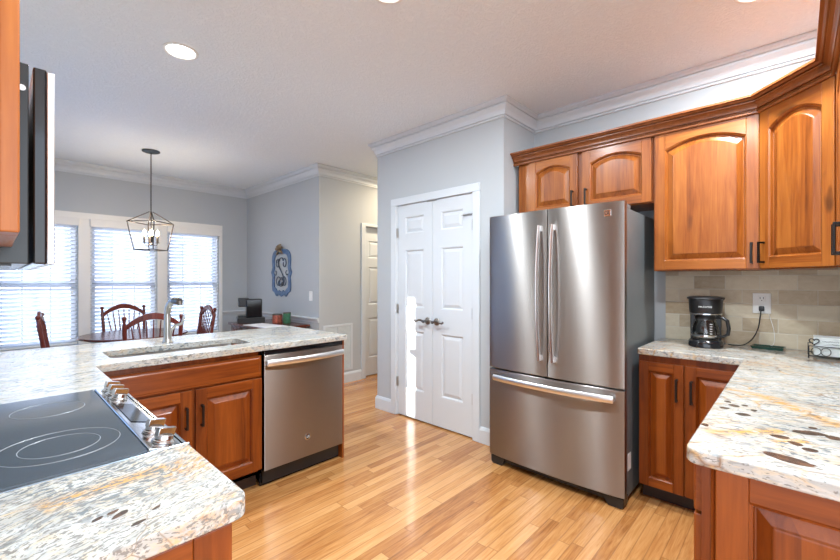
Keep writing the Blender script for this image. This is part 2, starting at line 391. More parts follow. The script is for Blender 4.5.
# crown moulding on the walls
CB = 2.587
def crown_prof(bot, top, p):
    d = top - bot; q = p / .068
    return [(0, bot), (.010, bot), (.013, bot + .03 * d), (.013, bot + .09 * d), (.006, bot + .095 * d), (.006, bot + .13 * d), (.018, bot + .15 * d), (.018, bot + .20 * d), (.020, bot + .30 * d), (.027 * q, bot + .42 * d),
            (.040 * q, bot + .53 * d), (.047 * q, bot + .60 * d), (.047 * q, bot + .68 * d), (.040 * q, bot + .69 * d), (.040 * q, bot + .73 * d), (.052 * q, bot + .75 * d), (.056 * q, bot + .82 * d), (.066 * q, bot + .88 * d), (p, bot + .93 * d), (p, top), (0, top)]
def sweep(path, prof, sign, mb=None, mi=0):
    """path: XY points; profile (offset to the room side, z). mitred corners"""
    mb = mb or MB(); n = len(path); L = []
    for i, p in enumerate(path):
        p = Vector(p); ns = []
        for a, b in ((i - 1, i), (i, i + 1)):
            if a >= 0 and b < n:
                d = (Vector(path[b]) - Vector(path[a])).normalized(); ns.append(Vector((-d.y, d.x)) * sign)
        nn = ns[0] if len(ns) == 1 else (ns[0] + ns[1]) / (1 + ns[0].dot(ns[1]))
        L.append([(p.x + nn.x * o, p.y + nn.y * o, z) for o, z in prof])
    return mb.loops(L, True, True, mi)
cp = crown_prof(CB, H - .001, .068)
T = M['trim']
struct(sweep([(XW, YR), (XW, YPR), (XP, YPR), (XP, YPL), (5.6, YPL)], cp, 1).build('trim_1', T))
struct(sweep([(5.6, YH), (XM, YH), (XM, YW), (XL, YW), (XL, .45)], cp, 1).build('trim_2', T))
bp = [(0, 0), (.016, 0), (.016, .105), (.011, .118), (.006, .128), (0, .130)]
struct(sweep([(2.74, YPR), (XP, YPR), (XP, 1.886)], bp, 1).build('baseboard_pantry_right', T))
struct(sweep([(XP, 2.929), (XP, YPL), (5.6, YPL)], bp, 1).build('baseboard_pantry_left', T))
struct(sweep([(3.351, YH), (XM, YH), (XM, YW), (XL, YW), (XL, 5.43)], bp, 1).build('baseboard_dining', T))
cr = [(0, .795), (.012, .797), (.014, .81), (.022, .822), (.03, .835), (.034, .842), (.034, .852), (0, .856)]
struct(sweep([(XM, YH), (XM, YW), (2.332, YW)], cr, 1).build('trim_3', T))

# windows: casings, sashes, glass
def window(i, x0, x1):
    o = MB(); yc = YW - .02
    r = B(x0, x1, YW + .02, YW + .13, WZ0, WZ0 + .02).box(x0, x1, YW + .02, YW + .13, WZ1 - .02, WZ1).box(x0, x0 + .02, YW + .02, YW + .13, WZ0, WZ1).box(x1 - .02, x1, YW + .02, YW + .13, WZ0, WZ1).build('window_%d' % i, M['trim'])
    struct(r)
    zm = 1.27; s = MB()
    for za, zb, yy in ((WZ0 + .02, zm + .02, YW + .075), (zm - .02, WZ1 - .02, YW + .10)):
        s.box(x0 + .02, x0 + .06, yy, yy + .03, za, zb).box(x1 - .06, x1 - .02, yy, yy + .03, za, zb)
        s.box(x0 + .02, x1 - .02, yy, yy + .03, za, za + .045).box(x0 + .02, x1 - .02, yy, yy + .03, zb - .045, zb)
        for k in (1, 2):
            xx = x0 + (x1 - x0) * k / 3; s.box(xx - .008, xx + .008, yy + .005, yy + .025, za, zb)
    s.build('window_sash', M['trim'], r)
    B(x0 + .05, x1 - .05, YW + .088, YW + .090, WZ0 + .05, zm).box(x0 + .05, x1 - .05, YW + .113, YW + .115, zm, WZ1 - .05).build('glass_pane', M['glass'], r)
for i, (a, b) in enumerate(WIN): window(i + 1, a, b)
cz = MB(); yc = YW - .022
cz.box(-.11, 2.330, yc, YW, WZ1, WZ1 + .078).box(-.11, -.02, yc, YW, WZ0 - .0, WZ1).box(2.288, 2.330, yc, YW, WZ0, WZ1)
cz.box(.686, .798, yc, YW, WZ0, WZ1).box(1.497, 1.612, yc, YW, WZ0, WZ1)
cz.box(-.13, 2.36, YW - .05, YW, WZ0 - .03, WZ0).box(-.10, 2.32, yc, YW, WZ0 - .11, WZ0 - .03)
struct(cz.build('trim_4', M['window_trim'], bevel=.003))
def blind(i, x0, x1, lab):
    r = root('window_blind', ((x0 + x1) / 2, YW, WZ0), 0, lab, 'window blind', None)
    hw = (x1 - x0) / 2 - .006; h = WZ1 - WZ0
    B(-hw - .012, hw + .012, -.055, -.024, h - .085, h + .005).build('valance', M['window_trim'], r, bevel=.004)
    s = MB(); n = 30; z1 = h - .10; z0 = .05; a = math.radians(44)
    for k in range(n):
        z = z0 + (z1 - z0) * k / (n - 1); dy, dz = .0245 * math.cos(a), .0245 * math.sin(a)
        y = .028
        s.prism([(y - dy, z + dz), (y, z + .002), (y + dy, z - dz), (y + dy, z - dz + .0022), (y, z + .0045), (y - dy, z + dz + .0022)], 'x', -hw, hw)
    s.build('slats', M['blind'], r)
    B(-hw, hw, .005, .05, .006, .026).build('bottom_rail', M['white_plastic'], r, bevel=.003)
    c = MB()
    for xx in (-hw * .7, 0, hw * .7): c.tube([(xx, .0, .02), (xx, .0, h - .08)], .0013, 5)
    c.build('ladder_cord', M['white_plastic'], r)
    c = MB(); c.tube([(hw * .86, -.012, h - .09), (hw * .86, -.012, h * .42)], .001, 5)
    c.lathe([(.002, .03), (.006, .02), (.007, 0), (.003, -.01)], (hw * .86, -.012, h * .42 - .02), 'z', 10); c.build('pull_cord', M['white_plastic'], r)
blind(0, *WIN[0], 'closed white slatted blind in the leftmost window, behind the microwave')
blind(1, *WIN[1], 'closed white slatted blind in the middle window, behind the hanging lantern')
blind(2, *WIN[2], 'closed white slatted blind in the right window nearest the room corner')

# patio door and panels added out of frame, their slit shaping the sun streak
for k_, (ya, yb) in enumerate(((PO[0] + .02, 4.475), (4.575, PO[1] - .02))):
    o = B(XL - .035, XL - .033, ya, yb, .06, 2.06).build('added_sun_panel', M['shade']); tag(o, 'added pale blue sun-blocking fabric over the patio door beside the ' + ('kitchen, out of frame' if k_ == 0 else 'dining corner, out of frame'), 'added sun panel')
d = B(XL - .10, XL - .04, PO[0], PO[0] + .07, 0, 2.08).box(XL - .10, XL - .04, PO[1] - .07, PO[1], 0, 2.08).box(XL - .10, XL - .04, PO[0], PO[1], 2.0, 2.08).box(XL - .10, XL - .04, PO[0], PO[1], 0, .12).box(XL - .10, XL - .04, 4.36, 4.44, 0, 2.0).box(XL - .10, XL - .04, PO[0], PO[1], .0, .86).build('added_patio_door', M['trim'])
struct(d); B(XL - .072, XL - .068, PO[0] + .05, PO[1] - .05, .1, 2.02).build('glass_pane', M['glass'], d)

# white panelled doors
def panel_leaf(mb, x0, x1, z0, z1, panels, y=0, th=.035):
    """flat leaf, front face at y, with rectangular raised panels (px0, px1, pz0, pz1)"""
    mb.box(x0, x1, y + .018, y + th, z0, z1)
    xs = sorted({x0, x1, *[p[0] for p in panels], *[p[1] for p in panels]}); zs = sorted({z0, z1, *[p[2] for p in panels], *[p[3] for p in panels]})
    for i in range(len(xs) - 1):
        for j in range(len(zs) - 1):
            cx, cz_ = (xs[i] + xs[i + 1]) / 2, (zs[j] + zs[j + 1]) / 2
            if not any(p[0] < cx < p[1] and p[2] < cz_ < p[3] for p in panels):
                mb.add([(xs[i], y, zs[j]), (xs[i + 1], y, zs[j]), (xs[i + 1], y, zs[j + 1]), (xs[i], y, zs[j + 1])], [(0, 1, 2, 3)])
    for e in ((x0, z0, x1, z0), (x1, z0, x1, z1), (x1, z1, x0, z1), (x0, z1, x0, z0)):
        mb.add([(e[0], y, e[1]), (e[2], y, e[3]), (e[2], y + .018, e[3]), (e[0], y + .018, e[1])], [(0, 1, 2, 3)])
    for a, b, c, d_ in panels:
        def R(i, dy): return [(a + i, y + dy, c + i), (b - i, y + dy, c + i), (b - i, y + dy, d_ - i), (a + i, y + dy, d_ - i)]
        mb.loops([R(0, 0), R(.008, .003), R(.012, .012), R(.018, .0135), R(.045, .004), R(.048, .004)], False, True)
r = root('door_1', (XP, 2.40, 0), -PI / 2); struct(r)
zr = [(.276, .84), (1.057, 1.609), (1.763, 1.928)]
for sgn, tagx in ((-1, 'left'), (1, 'right')):
    x0, x1 = (-.449, -.002) if sgn < 0 else (.002, .449)
    pa, pb = x0 + .10, x1 - .10
    mb = MB(); panel_leaf(mb, x0, x1, .012, 2.043, [(pa, pb, c, d_) for c, d_ in zr], .006)
    leaf = mb.build('door_leaf', T, r)
    hx = -.055 * -sgn * 1.0
    hx = sgn * .055
    k = MB(); k.lathe([(.033, .006), (.033, 0), (.028, -.006), (.016, -.010), (.012, -.022), (.012, -.048), (.015, -.052), (.015, -.060), (.004, -.062)], (hx, 0, .945), 'y', 20)
    pts = [(hx, -.055, .945), (hx + sgn * .03, -.058, .955), (hx + sgn * .06, -.056, .955), (hx + sgn * .085, -.054, .942), (hx + sgn * .105, -.052, .940), (hx + sgn * .118, -.05, .952)]
    k.tube(pts, [.012, .010, .0085, .008, .0085, .010], 10, flat=(.8, 1)); k.build('door_handle', M['dknickel'], leaf, smooth=True)
    for z in (.33, 1.04, 1.78):
        q = MB(); xx = sgn * .452; q.lathe([(.006, -.045), (.006, .045)], (xx, -.002, z), 'z', 10); q.box(xx - .012 if sgn > 0 else xx, xx if sgn > 0 else xx + .012, .003, .006, z - .045, z + .045)
        q.build('hinge', M['satin'], leaf)
q = B(.36, .452, -.012, .004, 1.864, 1.874).tube([(.37, -.006, 1.868), (.36, -.03, 1.862), (.385, -.035, 1.855)], .004, 8).box(-.06, .05, 0, .01, 2.034, 2.046); q.build('door_latch', M['satin'], r)
q = MB(); q.box(-.529, -.459, -.018, 0, 0, 2.045).box(.459, .529, -.018, 0, 0, 2.045).box(-.529, .529, -.018, 0, 2.045, 2.115)
q.box(-.467, -.451, -.003, .10, 0, 2.06).box(.451, .467, -.003, .10, 0, 2.06).box(-.467, .467, -.003, .10, 2.045, 2.06); q.build('door_casing', T, r, bevel=.004)
B(-.46, .46, .045, .05, 0, 2.05).build('pantry_dark_back', M['black'], r)
r = root('door_2', (3.82, YH, 0), 0); struct(r)
mb = MB(); pr = [(.25, .80), (.98, 1.50), (1.62, 1.86)]
panel_leaf(mb, -.40, .40, .012, 2.04, [(a, b, c, d_) for c, d_ in pr for a, b in ((-.30, -.05), (.05, .30))], .05); mb.build('door_leaf', T, r)
q = MB(); q.box(-.469, -.40, -.018, 0, 0, 2.045).box(.40, .469, -.018, 0, 0, 2.045).box(-.469, .469, -.018, 0, 2.045, 2.08).box(-.418, -.401, -.003, .10, 0, 2.055).box(.401, .418, -.003, .10, 0, 2.055).box(-.418, .418, -.003, .10, 2.042, 2.058)
q.build('door_casing', T, r, bevel=.004)
B(-.40, .40, .10, .11, 0, 2.05).build('door_back_sheet', M['black'], r)  # plain black sheet across the whole opening behind the leaf

# backsplash
struct(B(XW - .010, XW, YR, .66, .915, 1.385).box(1.18, XW - .010, YR, YR + .010, .915, 1.385).build('trim_5', M['tile']))

# ---------------------------------------------------------------- cabinets
def outline(x0, x1, z0, z1, arch, i, y, N=14):
    """opening outline inset by i; top edge arched by 'arch'"""
    a, b, c, d_ = x0 + i, x1 - i, z0 + i, z1 - i
    P = [(a, y, c), (b, y, c)]
    for k in range(N + 1):
        u = k / N; x = b + (a - b) * u; s_ = max(0, 1 - (2 * u - 1) ** 2)
        P.append((x, y, d_ + arch * s_))
    return P
def cab_door(parent, x0, x1, z0, z1, y=0, arch=0, handle=None, mv='wood_v', mh='wood_h', name='door', st=.058, hz=None, hl=.128):
    """raised panel door, front face y-.02"""
    yf = y - .020; xa, xb = x0 + st, x1 - st; za, zb = z0 + st, z1 - st - arch
    mb = MB()
    mb.box(x0, xa, yf, y, z0, z1, 0).box(xb, x1, yf, y, z0, z1, 0).box(xa, xb, yf, y, z0, za, 1)
    top = [(xa, z1), (xb, z1)] + [(p[0], p[2]) for p in outline(xa, xb, za, zb, arch, 0, 0)[2:]]
    mb.prism(top, 'y', yf, y, 1)
    O = lambda i, dy: outline(xa, xb, za, zb, arch, i, yf + dy)
    pw = min(.028, (xb - xa) * .2)
    mb.loops([O(0, .0), O(.004, .004), O(.007, .005), O(.009, .018), O(.013, .018), O(.010 + pw, .006), O(.014 + pw, .0025), O(.018 + pw, .002)], False, True, 0)
    o = mb.build(name, [M[mv], M[mh]], parent, bevel=.0022, bseg=2)
    if handle is not None:
        hx = x0 + .030 if handle == 'L' else x1 - .032 if handle == 'R' else None
        q = MB()
        if hx is None:
            cx, cz_ = (x0 + x1) / 2, (z0 + z1) / 2
            q.box(cx - .064, cx + .064, yf - .034, yf - .026, cz_ - .006, cz_ + .006).box(cx - .064, cx - .054, yf - .03, yf, cz_ - .006, cz_ + .006).box(cx + .054, cx + .064, yf - .03, yf, cz_ - .006, cz_ + .006)
        else:
            hz0 = hz; q.box(hx - .006, hx + .006, yf - .034, yf - .026, hz0, hz0 + hl)
            q.box(hx - .006, hx + .006, yf - .03, yf + .0, hz0, hz0 + .010).box(hx - .006, hx + .006, yf - .03, yf, hz0 + hl - .010, hz0 + hl)
        q.build('handle', M['bronze'], o, bevel=.0015)
    return o
def slab_front(parent, x0, x1, z0, z1, y=0, mh='lwood_h', name='drawer_front'):
    yf = y - .02; R = lambda i, dy: [(x0 + i, yf + dy, z0 + i), (x1 - i, yf + dy, z0 + i), (x1 - i, yf + dy, z1 - i), (x0 + i, yf + dy, z1 - i)]
    mb = MB().loops([R(0, .02), R(0, .008), R(.006, .003), R(.012, .003), R(.018, 0)], True, True)
    return mb.build(name, M[mh], parent)

# over fridge cabinet  (local x runs towards -Y, y into the wall)
FX = 2.888
def wall_cab(loc, rz, wd, z0, z1, depth, doors, label, nm='wall_cabinet', arch=.04, mv='wood_v', mh='wood_h'):
    r = root(nm, (loc[0], loc[1], z0), rz, label, 'cabinet')
    h = z1 - z0
    mb = MB().box(0, wd, .0, depth, 0, h)
    mb.build('cabinet_box', M[mv], r, bevel=.001)
    for (a, b, hd) in doors:
        cab_door(r, a, b, .006, h - .015, 0, arch, hd, mv, mh, hz=.035 if hd else None, st=.055, hl=.115)
    return r
D = XW - FX - .002
wall_cab((FX, 1.622), -PI / 2, 1.622 - .662, 1.815, 2.25, D, [(.10, .478, 'R'), (.512, .950, 'L')], 'short cherry wall cabinet with two arched doors above the refrigerator')
wall_cab((FX, .660), -PI / 2, .52, 1.377, 2.25, D, [(.010, .514, 'R')], 'tall single-door cherry wall cabinet above the coffee maker', arch=.05)
# diagonal corner cabinet
P0 = Vector((FX, .138)); P1 = Vector((2.575, -.150)); dv = P1 - P0; dl = dv.length; rz = math.atan2(dv.y, dv.x)
r = root('corner_cabinet', (P0.x, P0.y, 1.377), rz, 'angled corner cherry wall cabinet with one tall arched door', 'cabinet')
inv = Matrix.Rotation(-rz, 2)
poly = [inv @ (Vector(p) - P0) for p in ((FX, .138), (2.575, -.150), (2.575, YR + .002), (XW - .002, YR + .002), (XW - .002, .138))]
mb = MB().prism([(p.x, p.y) for p in poly], 'z', 0, 2.25 - 1.377); mb.build('cabinet_box', M['wood_v'], r)
cab_door(r, .014, dl - .012, .006, 2.25 - 1.377 - .015, -.002, .05, 'L', 'wood_v', 'wood_h', hz=.035, hl=.115)
wall_cab((2.573, -.150), PI, 1.36, 1.377, 2.25, .318, [(.030, .47, 'R'), (.49, .90, 'L'), (.92, 1.35, 'R')], 'cherry wall cabinet at the right frame edge, seen nearly edge-on with a black pull', arch=.05)
# cabinet crown
zt = 2.232
kp = [(.0215, zt), (.030, zt), (.034, zt + .004), (.034, zt + .012), (.027, zt + .013), (.027, zt + .028), (.037, zt + .029), (.037, zt + .036), (.040, zt + .044), (.048, zt + .053), (.060, zt + .059), (.060, zt + .064), (.053, zt + .065), (.053, zt + .069), (.066, zt + .070), (.074, zt + .078), (.086, zt + .081), (.086, zt + .092), (.001, zt + .092), (.001, zt + .0195), (.0215, zt + .0195)]
path = [(FX, 1.651), (FX, .138), (2.575, -.150), (1.20, -.150)]
mb = sweep(path, kp, -1)
# small rope beads below the cove
for k in range(len(path) - 1):
    a, b = Vector(path[k]), Vector(path[k + 1]); L = (b - a).length; dd = (b - a) / L; nn = Vector((dd.y, -dd.x)); n = int(L / .011)
    for j in range(n):
        c = a + dd * (j + .5) * L / n + nn * .0265
        mb.add([(c.x - dd.x * .0035, c.y - dd.y * .0035, zt + .014), (c.x + dd.x * .0035, c.y + dd.y * .0035, zt + .014), (c.x + dd.x * .0035 + nn.x * .006, c.y + dd.y * .0035 + nn.y * .006, zt + .020), (c.x - dd.x * .0035 + nn.x * .006, c.y - dd.y * .0035 + nn.y * .006, zt + .020),
                (c.x + dd.x * .0035, c.y + dd.y * .0035, zt + .027), (c.x - dd.x * .0035, c.y - dd.y * .0035, zt + .027)], [(0, 1, 2, 3), (3, 2, 4, 5)])
o = mb.build('cabinet_crown_moulding', M['crown_wood'])
tag(o, 'dark cherry crown moulding with a beaded strip along the wall cabinet tops', 'moulding')
# fill between crown and wall (cabinet top boards)
# left wall cabinets
r = wall_cab((.0035, .748), PI / 2, .352, 1.377, 2.25, .333, [(.004, .348, None)], 'cherry wall cabinet at the left frame edge, its end panel facing us')
r = wall_cab((.0035, 1.104), PI / 2, .762, 1.752, 2.25, .333, [(.004, .378, None), (.384, .758, None)], 'short cherry wall cabinet directly over the black microwave')

# base cabinets
def base_cab(nm, loc, rz, wd, depth, label, doors=(), drawers=(), toe=True, ztop=.876, body=None, arch=0):
    r = root(nm, (loc[0], loc[1], 0), rz, label, 'cabinet')
    mb = MB()
    if toe: mb.box(0, wd, 0, depth, .10, ztop, 0)
    else: mb.box(0, wd, 0, depth, 0, ztop, 0)
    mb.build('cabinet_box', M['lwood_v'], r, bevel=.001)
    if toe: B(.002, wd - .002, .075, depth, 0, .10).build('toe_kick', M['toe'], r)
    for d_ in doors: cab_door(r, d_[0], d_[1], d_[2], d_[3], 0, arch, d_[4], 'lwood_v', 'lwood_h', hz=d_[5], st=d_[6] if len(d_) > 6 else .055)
    for d_ in drawers: slab_front(r, *d_)
    return r
# coffee side
CX = 2.668
base_cab('base_cabinet', (CX, .690), -PI / 2, .690 - .172, XW - CX - .002, 'cherry base cabinet with two doors under the coffee maker',
         doors=[(.006, .232, .104, .836, 'R', .632, .05), (.240, .514, .104, .836, 'L', .632, .05)])
# right run along the rear wall, end panel towards the camera
r = root('base_cabinet', (XW - .002, YR + .002, 0), 0, 'cherry base cabinet with raised end panel, at the lower right corner', 'cabinet')
EX = 1.178 - (XW - .002); FY = .170 - (YR + .002)
B(EX + .02, 0, 0, FY, .10, .876).build('cabinet_box', M['lwood_v'], r)
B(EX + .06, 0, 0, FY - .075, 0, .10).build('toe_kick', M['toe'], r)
mb = MB()
# end panel built in its own frame then rotated onto the X = 1.178 plane
def end_panel(r, x, y_left, width, z0, z1, st, face=-1, nm='end_panel'):
    o = cab_door(r, 0, width, z0, z1, 0, 0, None, 'lwood_v', 'lwood_h', name=nm, st=st)
    if face < 0: o.matrix_local = Matrix.Translation((x, y_left, 0)) @ Matrix.Rotation(-PI / 2, 4, 'Z')
    return o
end_panel(r, EX + .02, FY - .030, FY - .030, .0, .874, .062)
MB().tube([(EX + .018, FY - .024, 0), (EX + .018, FY - .024, .874)], .005, 8).build('corner_bead', M['lwood_v'], r, smooth=True)
for k in range(4):     # drawer fronts and doors facing the sink side
    xa = EX + .045 + k * .355; xb = xa + .347
    f1 = B(xa, xb, FY, FY + .02, .735, .868).build('drawer_front', M['lwood_h'], r, bevel=.004)
    f2 = B(xa, xb, FY, FY + .02, .104, .728).build('door', M['lwood_v'], r, bevel=.004)
# sink base
SX0, SX1 = .335, 1.155; FYs = 2.462
r = root('sink_base_cabinet', (SX0, FYs, 0), 0, 'cherry sink base cabinet with false drawer front and two doors', 'cabinet'); wS = SX1 - SX0
mb = MB().box(0, .02, 0, .60, .10, .876).box(wS - .02, wS, 0, .60, .10, .876).box(0, wS, .58, .60, .10, .876).box(0, wS, 0, .60, .10, .12).box(0, wS, 0, .02, .10, .876)
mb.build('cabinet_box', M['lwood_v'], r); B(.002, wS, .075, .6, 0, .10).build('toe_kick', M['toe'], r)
slab_front(r, .03, wS - .004, .716, .846)
cab_door(r, .03, .418, .135, .706, 0, 0, 'R', 'lwood_v', 'lwood_h', hz=.50, hl=.12)
cab_door(r, .436, wS - .004, .135, .706, 0, 0, 'L', 'lwood_v', 'lwood_h', hz=.50, hl=.12)
# blind corner + back panel of the sink run
B(XL + .002, SX0 - .002, FYs, 3.06, 0, .876).build('corner_base_cabinet', M['lwood_v'])
tag(bpy.data.objects['corner_base_cabinet'], 'plain cherry corner base cabinet left of the sink cabinet', 'cabinet')
o = B(1.766, 1.784, 2.452, 3.06, 0, .876).build('end_panel', M['lwood_v'], bevel=.001); tag(o, 'thin cherry end panel closing the right side of the dishwasher', 'panel')
o = B(SX0, 1.766, 3.064, 3.082, 0, .876).build('back_panel', M['lwood_h'], bevel=.001); tag(o, 'cherry back panel under the dining side of the sink counter', 'panel')
# range wall bases
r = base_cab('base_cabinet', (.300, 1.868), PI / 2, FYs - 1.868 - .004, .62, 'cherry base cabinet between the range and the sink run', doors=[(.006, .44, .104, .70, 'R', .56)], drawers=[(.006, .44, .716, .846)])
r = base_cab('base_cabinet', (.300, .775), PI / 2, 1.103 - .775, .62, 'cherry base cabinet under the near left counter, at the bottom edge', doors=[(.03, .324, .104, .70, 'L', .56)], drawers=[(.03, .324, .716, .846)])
o = cab_door(r, 0, .60, .0, .874, 0, 0, None, 'lwood_v', 'lwood_h', name='end_panel', st=.065)
o.matrix_local = Matrix.Translation((.0, 0.0, 0)) @ Matrix.Rotation(-PI / 2, 4, 'Z') @ Matrix.Translation((-.60, 0, 0))

# ---------------------------------------------------------------- countertops
def rounded(pts, radii, n=6):
    out = []; N = len(pts)
    for i, (p, r_) in enumerate(zip(pts, radii)):
        p = Vector(p); 
        if r_ <= 0: out.append(tuple(p)); continue
        a = (Vector(pts[i - 1]) - p).normalized(); b = (Vector(pts[(i + 1) % N]) - p).normalized()
        s0, s1 = p + a * r_, p + b * r_; c = s0 + b * r_
        for k in range(n + 1):
            t_ = PI / 2 * k / n; out.append(tuple(c - b * r_ * math.cos(t_) - a * r_ * math.sin(t_)))
    return out
def slab(name, poly, z0, z1, mat, holes=(), ease=.006):
    import bmesh
    bm = bmesh.new(); ed = []
    for lp in [poly] + list(holes):
        vs = [bm.verts.new((x, y, z0)) for x, y in lp]
        for i in range(len(vs)): ed.append(bm.edges.new((vs[i], vs[(i + 1) % len(vs)])))
    bmesh.ops.triangle_fill(bm, use_beauty=True, use_dissolve=True, edges=ed)
    ret = bmesh.ops.extrude_face_region(bm, geom=list(bm.faces))
    bmesh.ops.translate(bm, verts=[g for g in ret['geom'] if isinstance(g, bmesh.types.BMVert)], vec=(0, 0, z1 - z0))
    bmesh.ops.recalc_face_normals(bm, faces=bm.faces)
    me = bpy.data.meshes.new(name); bm.to_mesh(me); bm.free(); me.materials.append(mat)
    o = bpy.data.objects.new(name, me); COL.objects.link(o)
    md = o.modifiers.new('bevel', 'BEVEL'); md.width = ease; md.segments = 3; md.limit_method = 'ANGLE'; md.angle_limit = math.radians(50)
    return o
blobs = [(1.228, .011, .052, .022, -1.91), (1.389, .029, .019, .017, -1.62), (1.358, 0, .014, .015, -1.21), (1.332, -.025, .015, .014, -1.84), (1.477, -.026, .038, .020, -1.19),
 (1.473, -.071, .016, .018, -1.83), (1.535, -.035, .009, .012, -1.8), (1.583, .164, .014, .014, -1.61), (1.633, .144, .018, .014, -2.18), (1.658, .12, .009, .013, -1.45),
 (1.545, .115, .020, .017, -1.35), (1.615, .093, .009, .014, -1.39), (1.361, .185, .011, .014, -1.38), (1.674, .165, .011, .013, -1.47)]
GR = granite('granite_right', -1.35, blobs, 8.0, .8, band=[((1.87, .19), (1.84, .08), .035), ((1.85, .09), (1.59, -.10), .045), ((1.30, .17), (1.45, .02), .03), ((1.33, .04), (1.40, -.03), .03)], seed=1.3)
o = slab('countertop', rounded([(1.149, .197), (1.149, YR + .001), (XW - .011, YR + .001), (XW - .011, .690), (2.632, .690), (2.632, .197)], [.03, 0, 0, 0, .006, .02]), .877, .915, GR)
tag(o, 'L-shaped granite countertop with ochre veins and dark brown blotches, on the right', 'countertop')
GL = granite('granite_left', .12, [(1.29, 2.44, .02, .012, .3)], None, .6, seed=4.1, fleck=.55, fine_mix=.45, sc=1.3)
# sink run (world frame) : L shape behind the range
hole = rounded([(.415, 2.565), (1.15, 2.565), (1.15, 2.875), (.415, 2.875)], [.05] * 4)
o = slab('countertop', rounded([(XL + .001, 1.867), (.328, 1.867), (.328, 2.418), (1.792, 2.418), (1.792, 3.265), (XL + .001, 3.265)], [0, .004, .01, .02, .03, 0]), .877, .915, GL, [hole])
tag(o, 'long pale granite countertop holding the sink, running left to the window side', 'countertop')
GN = granite('granite_near', .35, [(.148, .85, .016, .007, .5), (.142, .868, .012, .006, .5), (.164, .80, .012, .005, .3), (.12, .86, .010, .005, .6), (.20, .83, .010, .005, .6)], None, 1.6, band=[((.05, .97), (.26, 1.00), .035)], seed=8.2, fleck=.51, sc=1.9)
o = slab('countertop', rounded([(.330, .748), (.330, 1.102), (XL + .001, 1.102), (XL + .001, .748)], [.028, .004, 0, 0]), .877, .915, GN)
tag(o, 'short granite countertop piece at the lower left, in front of the cooktop', 'countertop')

# sink
r = root('sink', (.782, 2.72, .70), 0, 'undermount stainless steel sink set into the pale granite counter', 'sink')
def rr(hw, hh, rad, z): return [(x, y, z) for x, y in rounded([(-hw, -hh), (hw, -hh), (hw, hh), (-hw, hh)], [rad] * 4, 5)]
mb = MB().loops([rr(.395, .18, .06, .176), rr(.375, .162, .045, .176), rr(.36, .15, .05, .03), rr(.30, .10, .06, .004), rr(.05, .05, .03, .0)], False, True)
mb.build('basin', M['satin'], r, smooth=True)
MB().lathe([(.045, .002), (.045, .006), (.03, .006), (.028, .003), (.004, .003)], (0, 0, 0), 'z', 20).build('drain', M['chrome'], r, smooth=True)

# faucet
r = root('faucet', (.768, 2.965, .915), 0, 'satin nickel pull-out faucet with side lever behind the sink', 'faucet')
q = MB().lathe([(.030, 0), (.030, .006), (.024, .012), (.021, .03), (.020, .06), (.0195, .15), (.017, .20)], (0, 0, 0), 'z', 20)
q.tube([(0, 0, .19), (.003, -.006, .225), (.008, -.022, .252), (.014, -.042, .268), (.020, -.060, .272)], [.018, .019, .0195, .019, .017], 14)
q.build('faucet_body', M['satin'], r, smooth=True)
q = MB().tube([(.020, -.060, .272), (.038, -.115, .268)], [.020, .022], 16).tube([(.038, -.112, .268), (.040, -.116, .246)], .015, 12); q.build('spray_head', M['dknickel'], r, smooth=True)
q = MB().tube([(.012, 0, .03), (.022, -.002, .08), (.045, -.01, .108), (.075, -.02, .118), (.085, -.024, .138), (.088, -.026, .175)], [.011, .010, .009, .009, .008, .006], 10); q.build('lever', M['satin'], r, smooth=True)

# ---------------------------------------------------------------- refrigerator (local x: left to right, y into wall)
r = root('refrigerator', (2.430, 1.163, 0), -PI / 2, 'stainless steel french-door refrigerator with bottom freezer drawer', 'refrigerator')
B(-.440, .440, .075, .745, .035, 1.745).build('body', M['fridge_side'], r, bevel=.004)
def bowed(x0, x1, z0, z1, n=10, bulge=.024):
    def yb(x): return bulge * (x / .4525) ** 2
    mb = MB(); L = []
    for k in range(n + 1):
        x = x0 + (x1 - x0) * k / n; y = yb(x)
        e = .004 if k in (0, n) else 0
        L.append([(x, y + e, z0 + .004), (x, y + e, z1 - .004), (x, y + .004 + e, z1), (x, .07, z1), (x, .07, z0), (x, y + .004 + e, z0)])
    return mb.loops(L, True, True)
for a, b, sg in ((-.4525, -.003, 1), (.003, .4525, -1)):
    dd = bowed(a, b, .694, 1.775).build('door', M['steel'], r, smooth=True)
    hx = -sg * .045; pts = []
    for k in range(15):
        u = k / 14; pts.append((hx + sg * 0, -.022 - .034 * math.sin(PI * u) ** .8, .80 + .87 * u))
    q = MB().tube(pts, .017, 10, flat=(1.05, .5)).box(hx - .011, hx + .011, -.024, .006, .80, .835).box(hx - .011, hx + .011, -.024, .006, 1.635, 1.67)
    q.build('handle', M['handle'], dd, smooth=True)
dr = bowed(-.4525, .4525, .068, .684).build('freezer_drawer', M['steel'], r, smooth=True)
pts = [(-.40 + .80 * k / 18, .012 - .052 * math.sin(PI * (.06 + .88 * k / 18)) ** .7, .632) for k in range(19)]
MB().tube(pts, .021, 10, flat=(.5, 1.0)).box(-.405, -.375, -.012, .03, .622, .642).box(.375, .405, -.012, .03, .622, .642).build('handle', M['handle'], dr, smooth=True)
for xx in (-.40, .40): MB().box(xx - .038, xx + .038, .04, .20, 1.745, 1.772).build('hinge_cover', M['fridge_side'], r, bevel=.006)
B(-.44, .44, .06, .10, .02, .062).build('base_grille', M['black'], r, bevel=.002)
for sg in (-1, 1):
    q = MB().prism([(sg * .445, .045), (sg * .445, .014), (sg * .43, .0), (sg * .36, .0), (sg * .34, .03), (sg * .33, .062), (sg * .445, .062)], 'y', .035, .12)
    q.build('foot', M['black'], r, bevel=.004)
B(.4402, .4412, .13, .19, .19, .29).build('label_sticker', M['paper'], r)
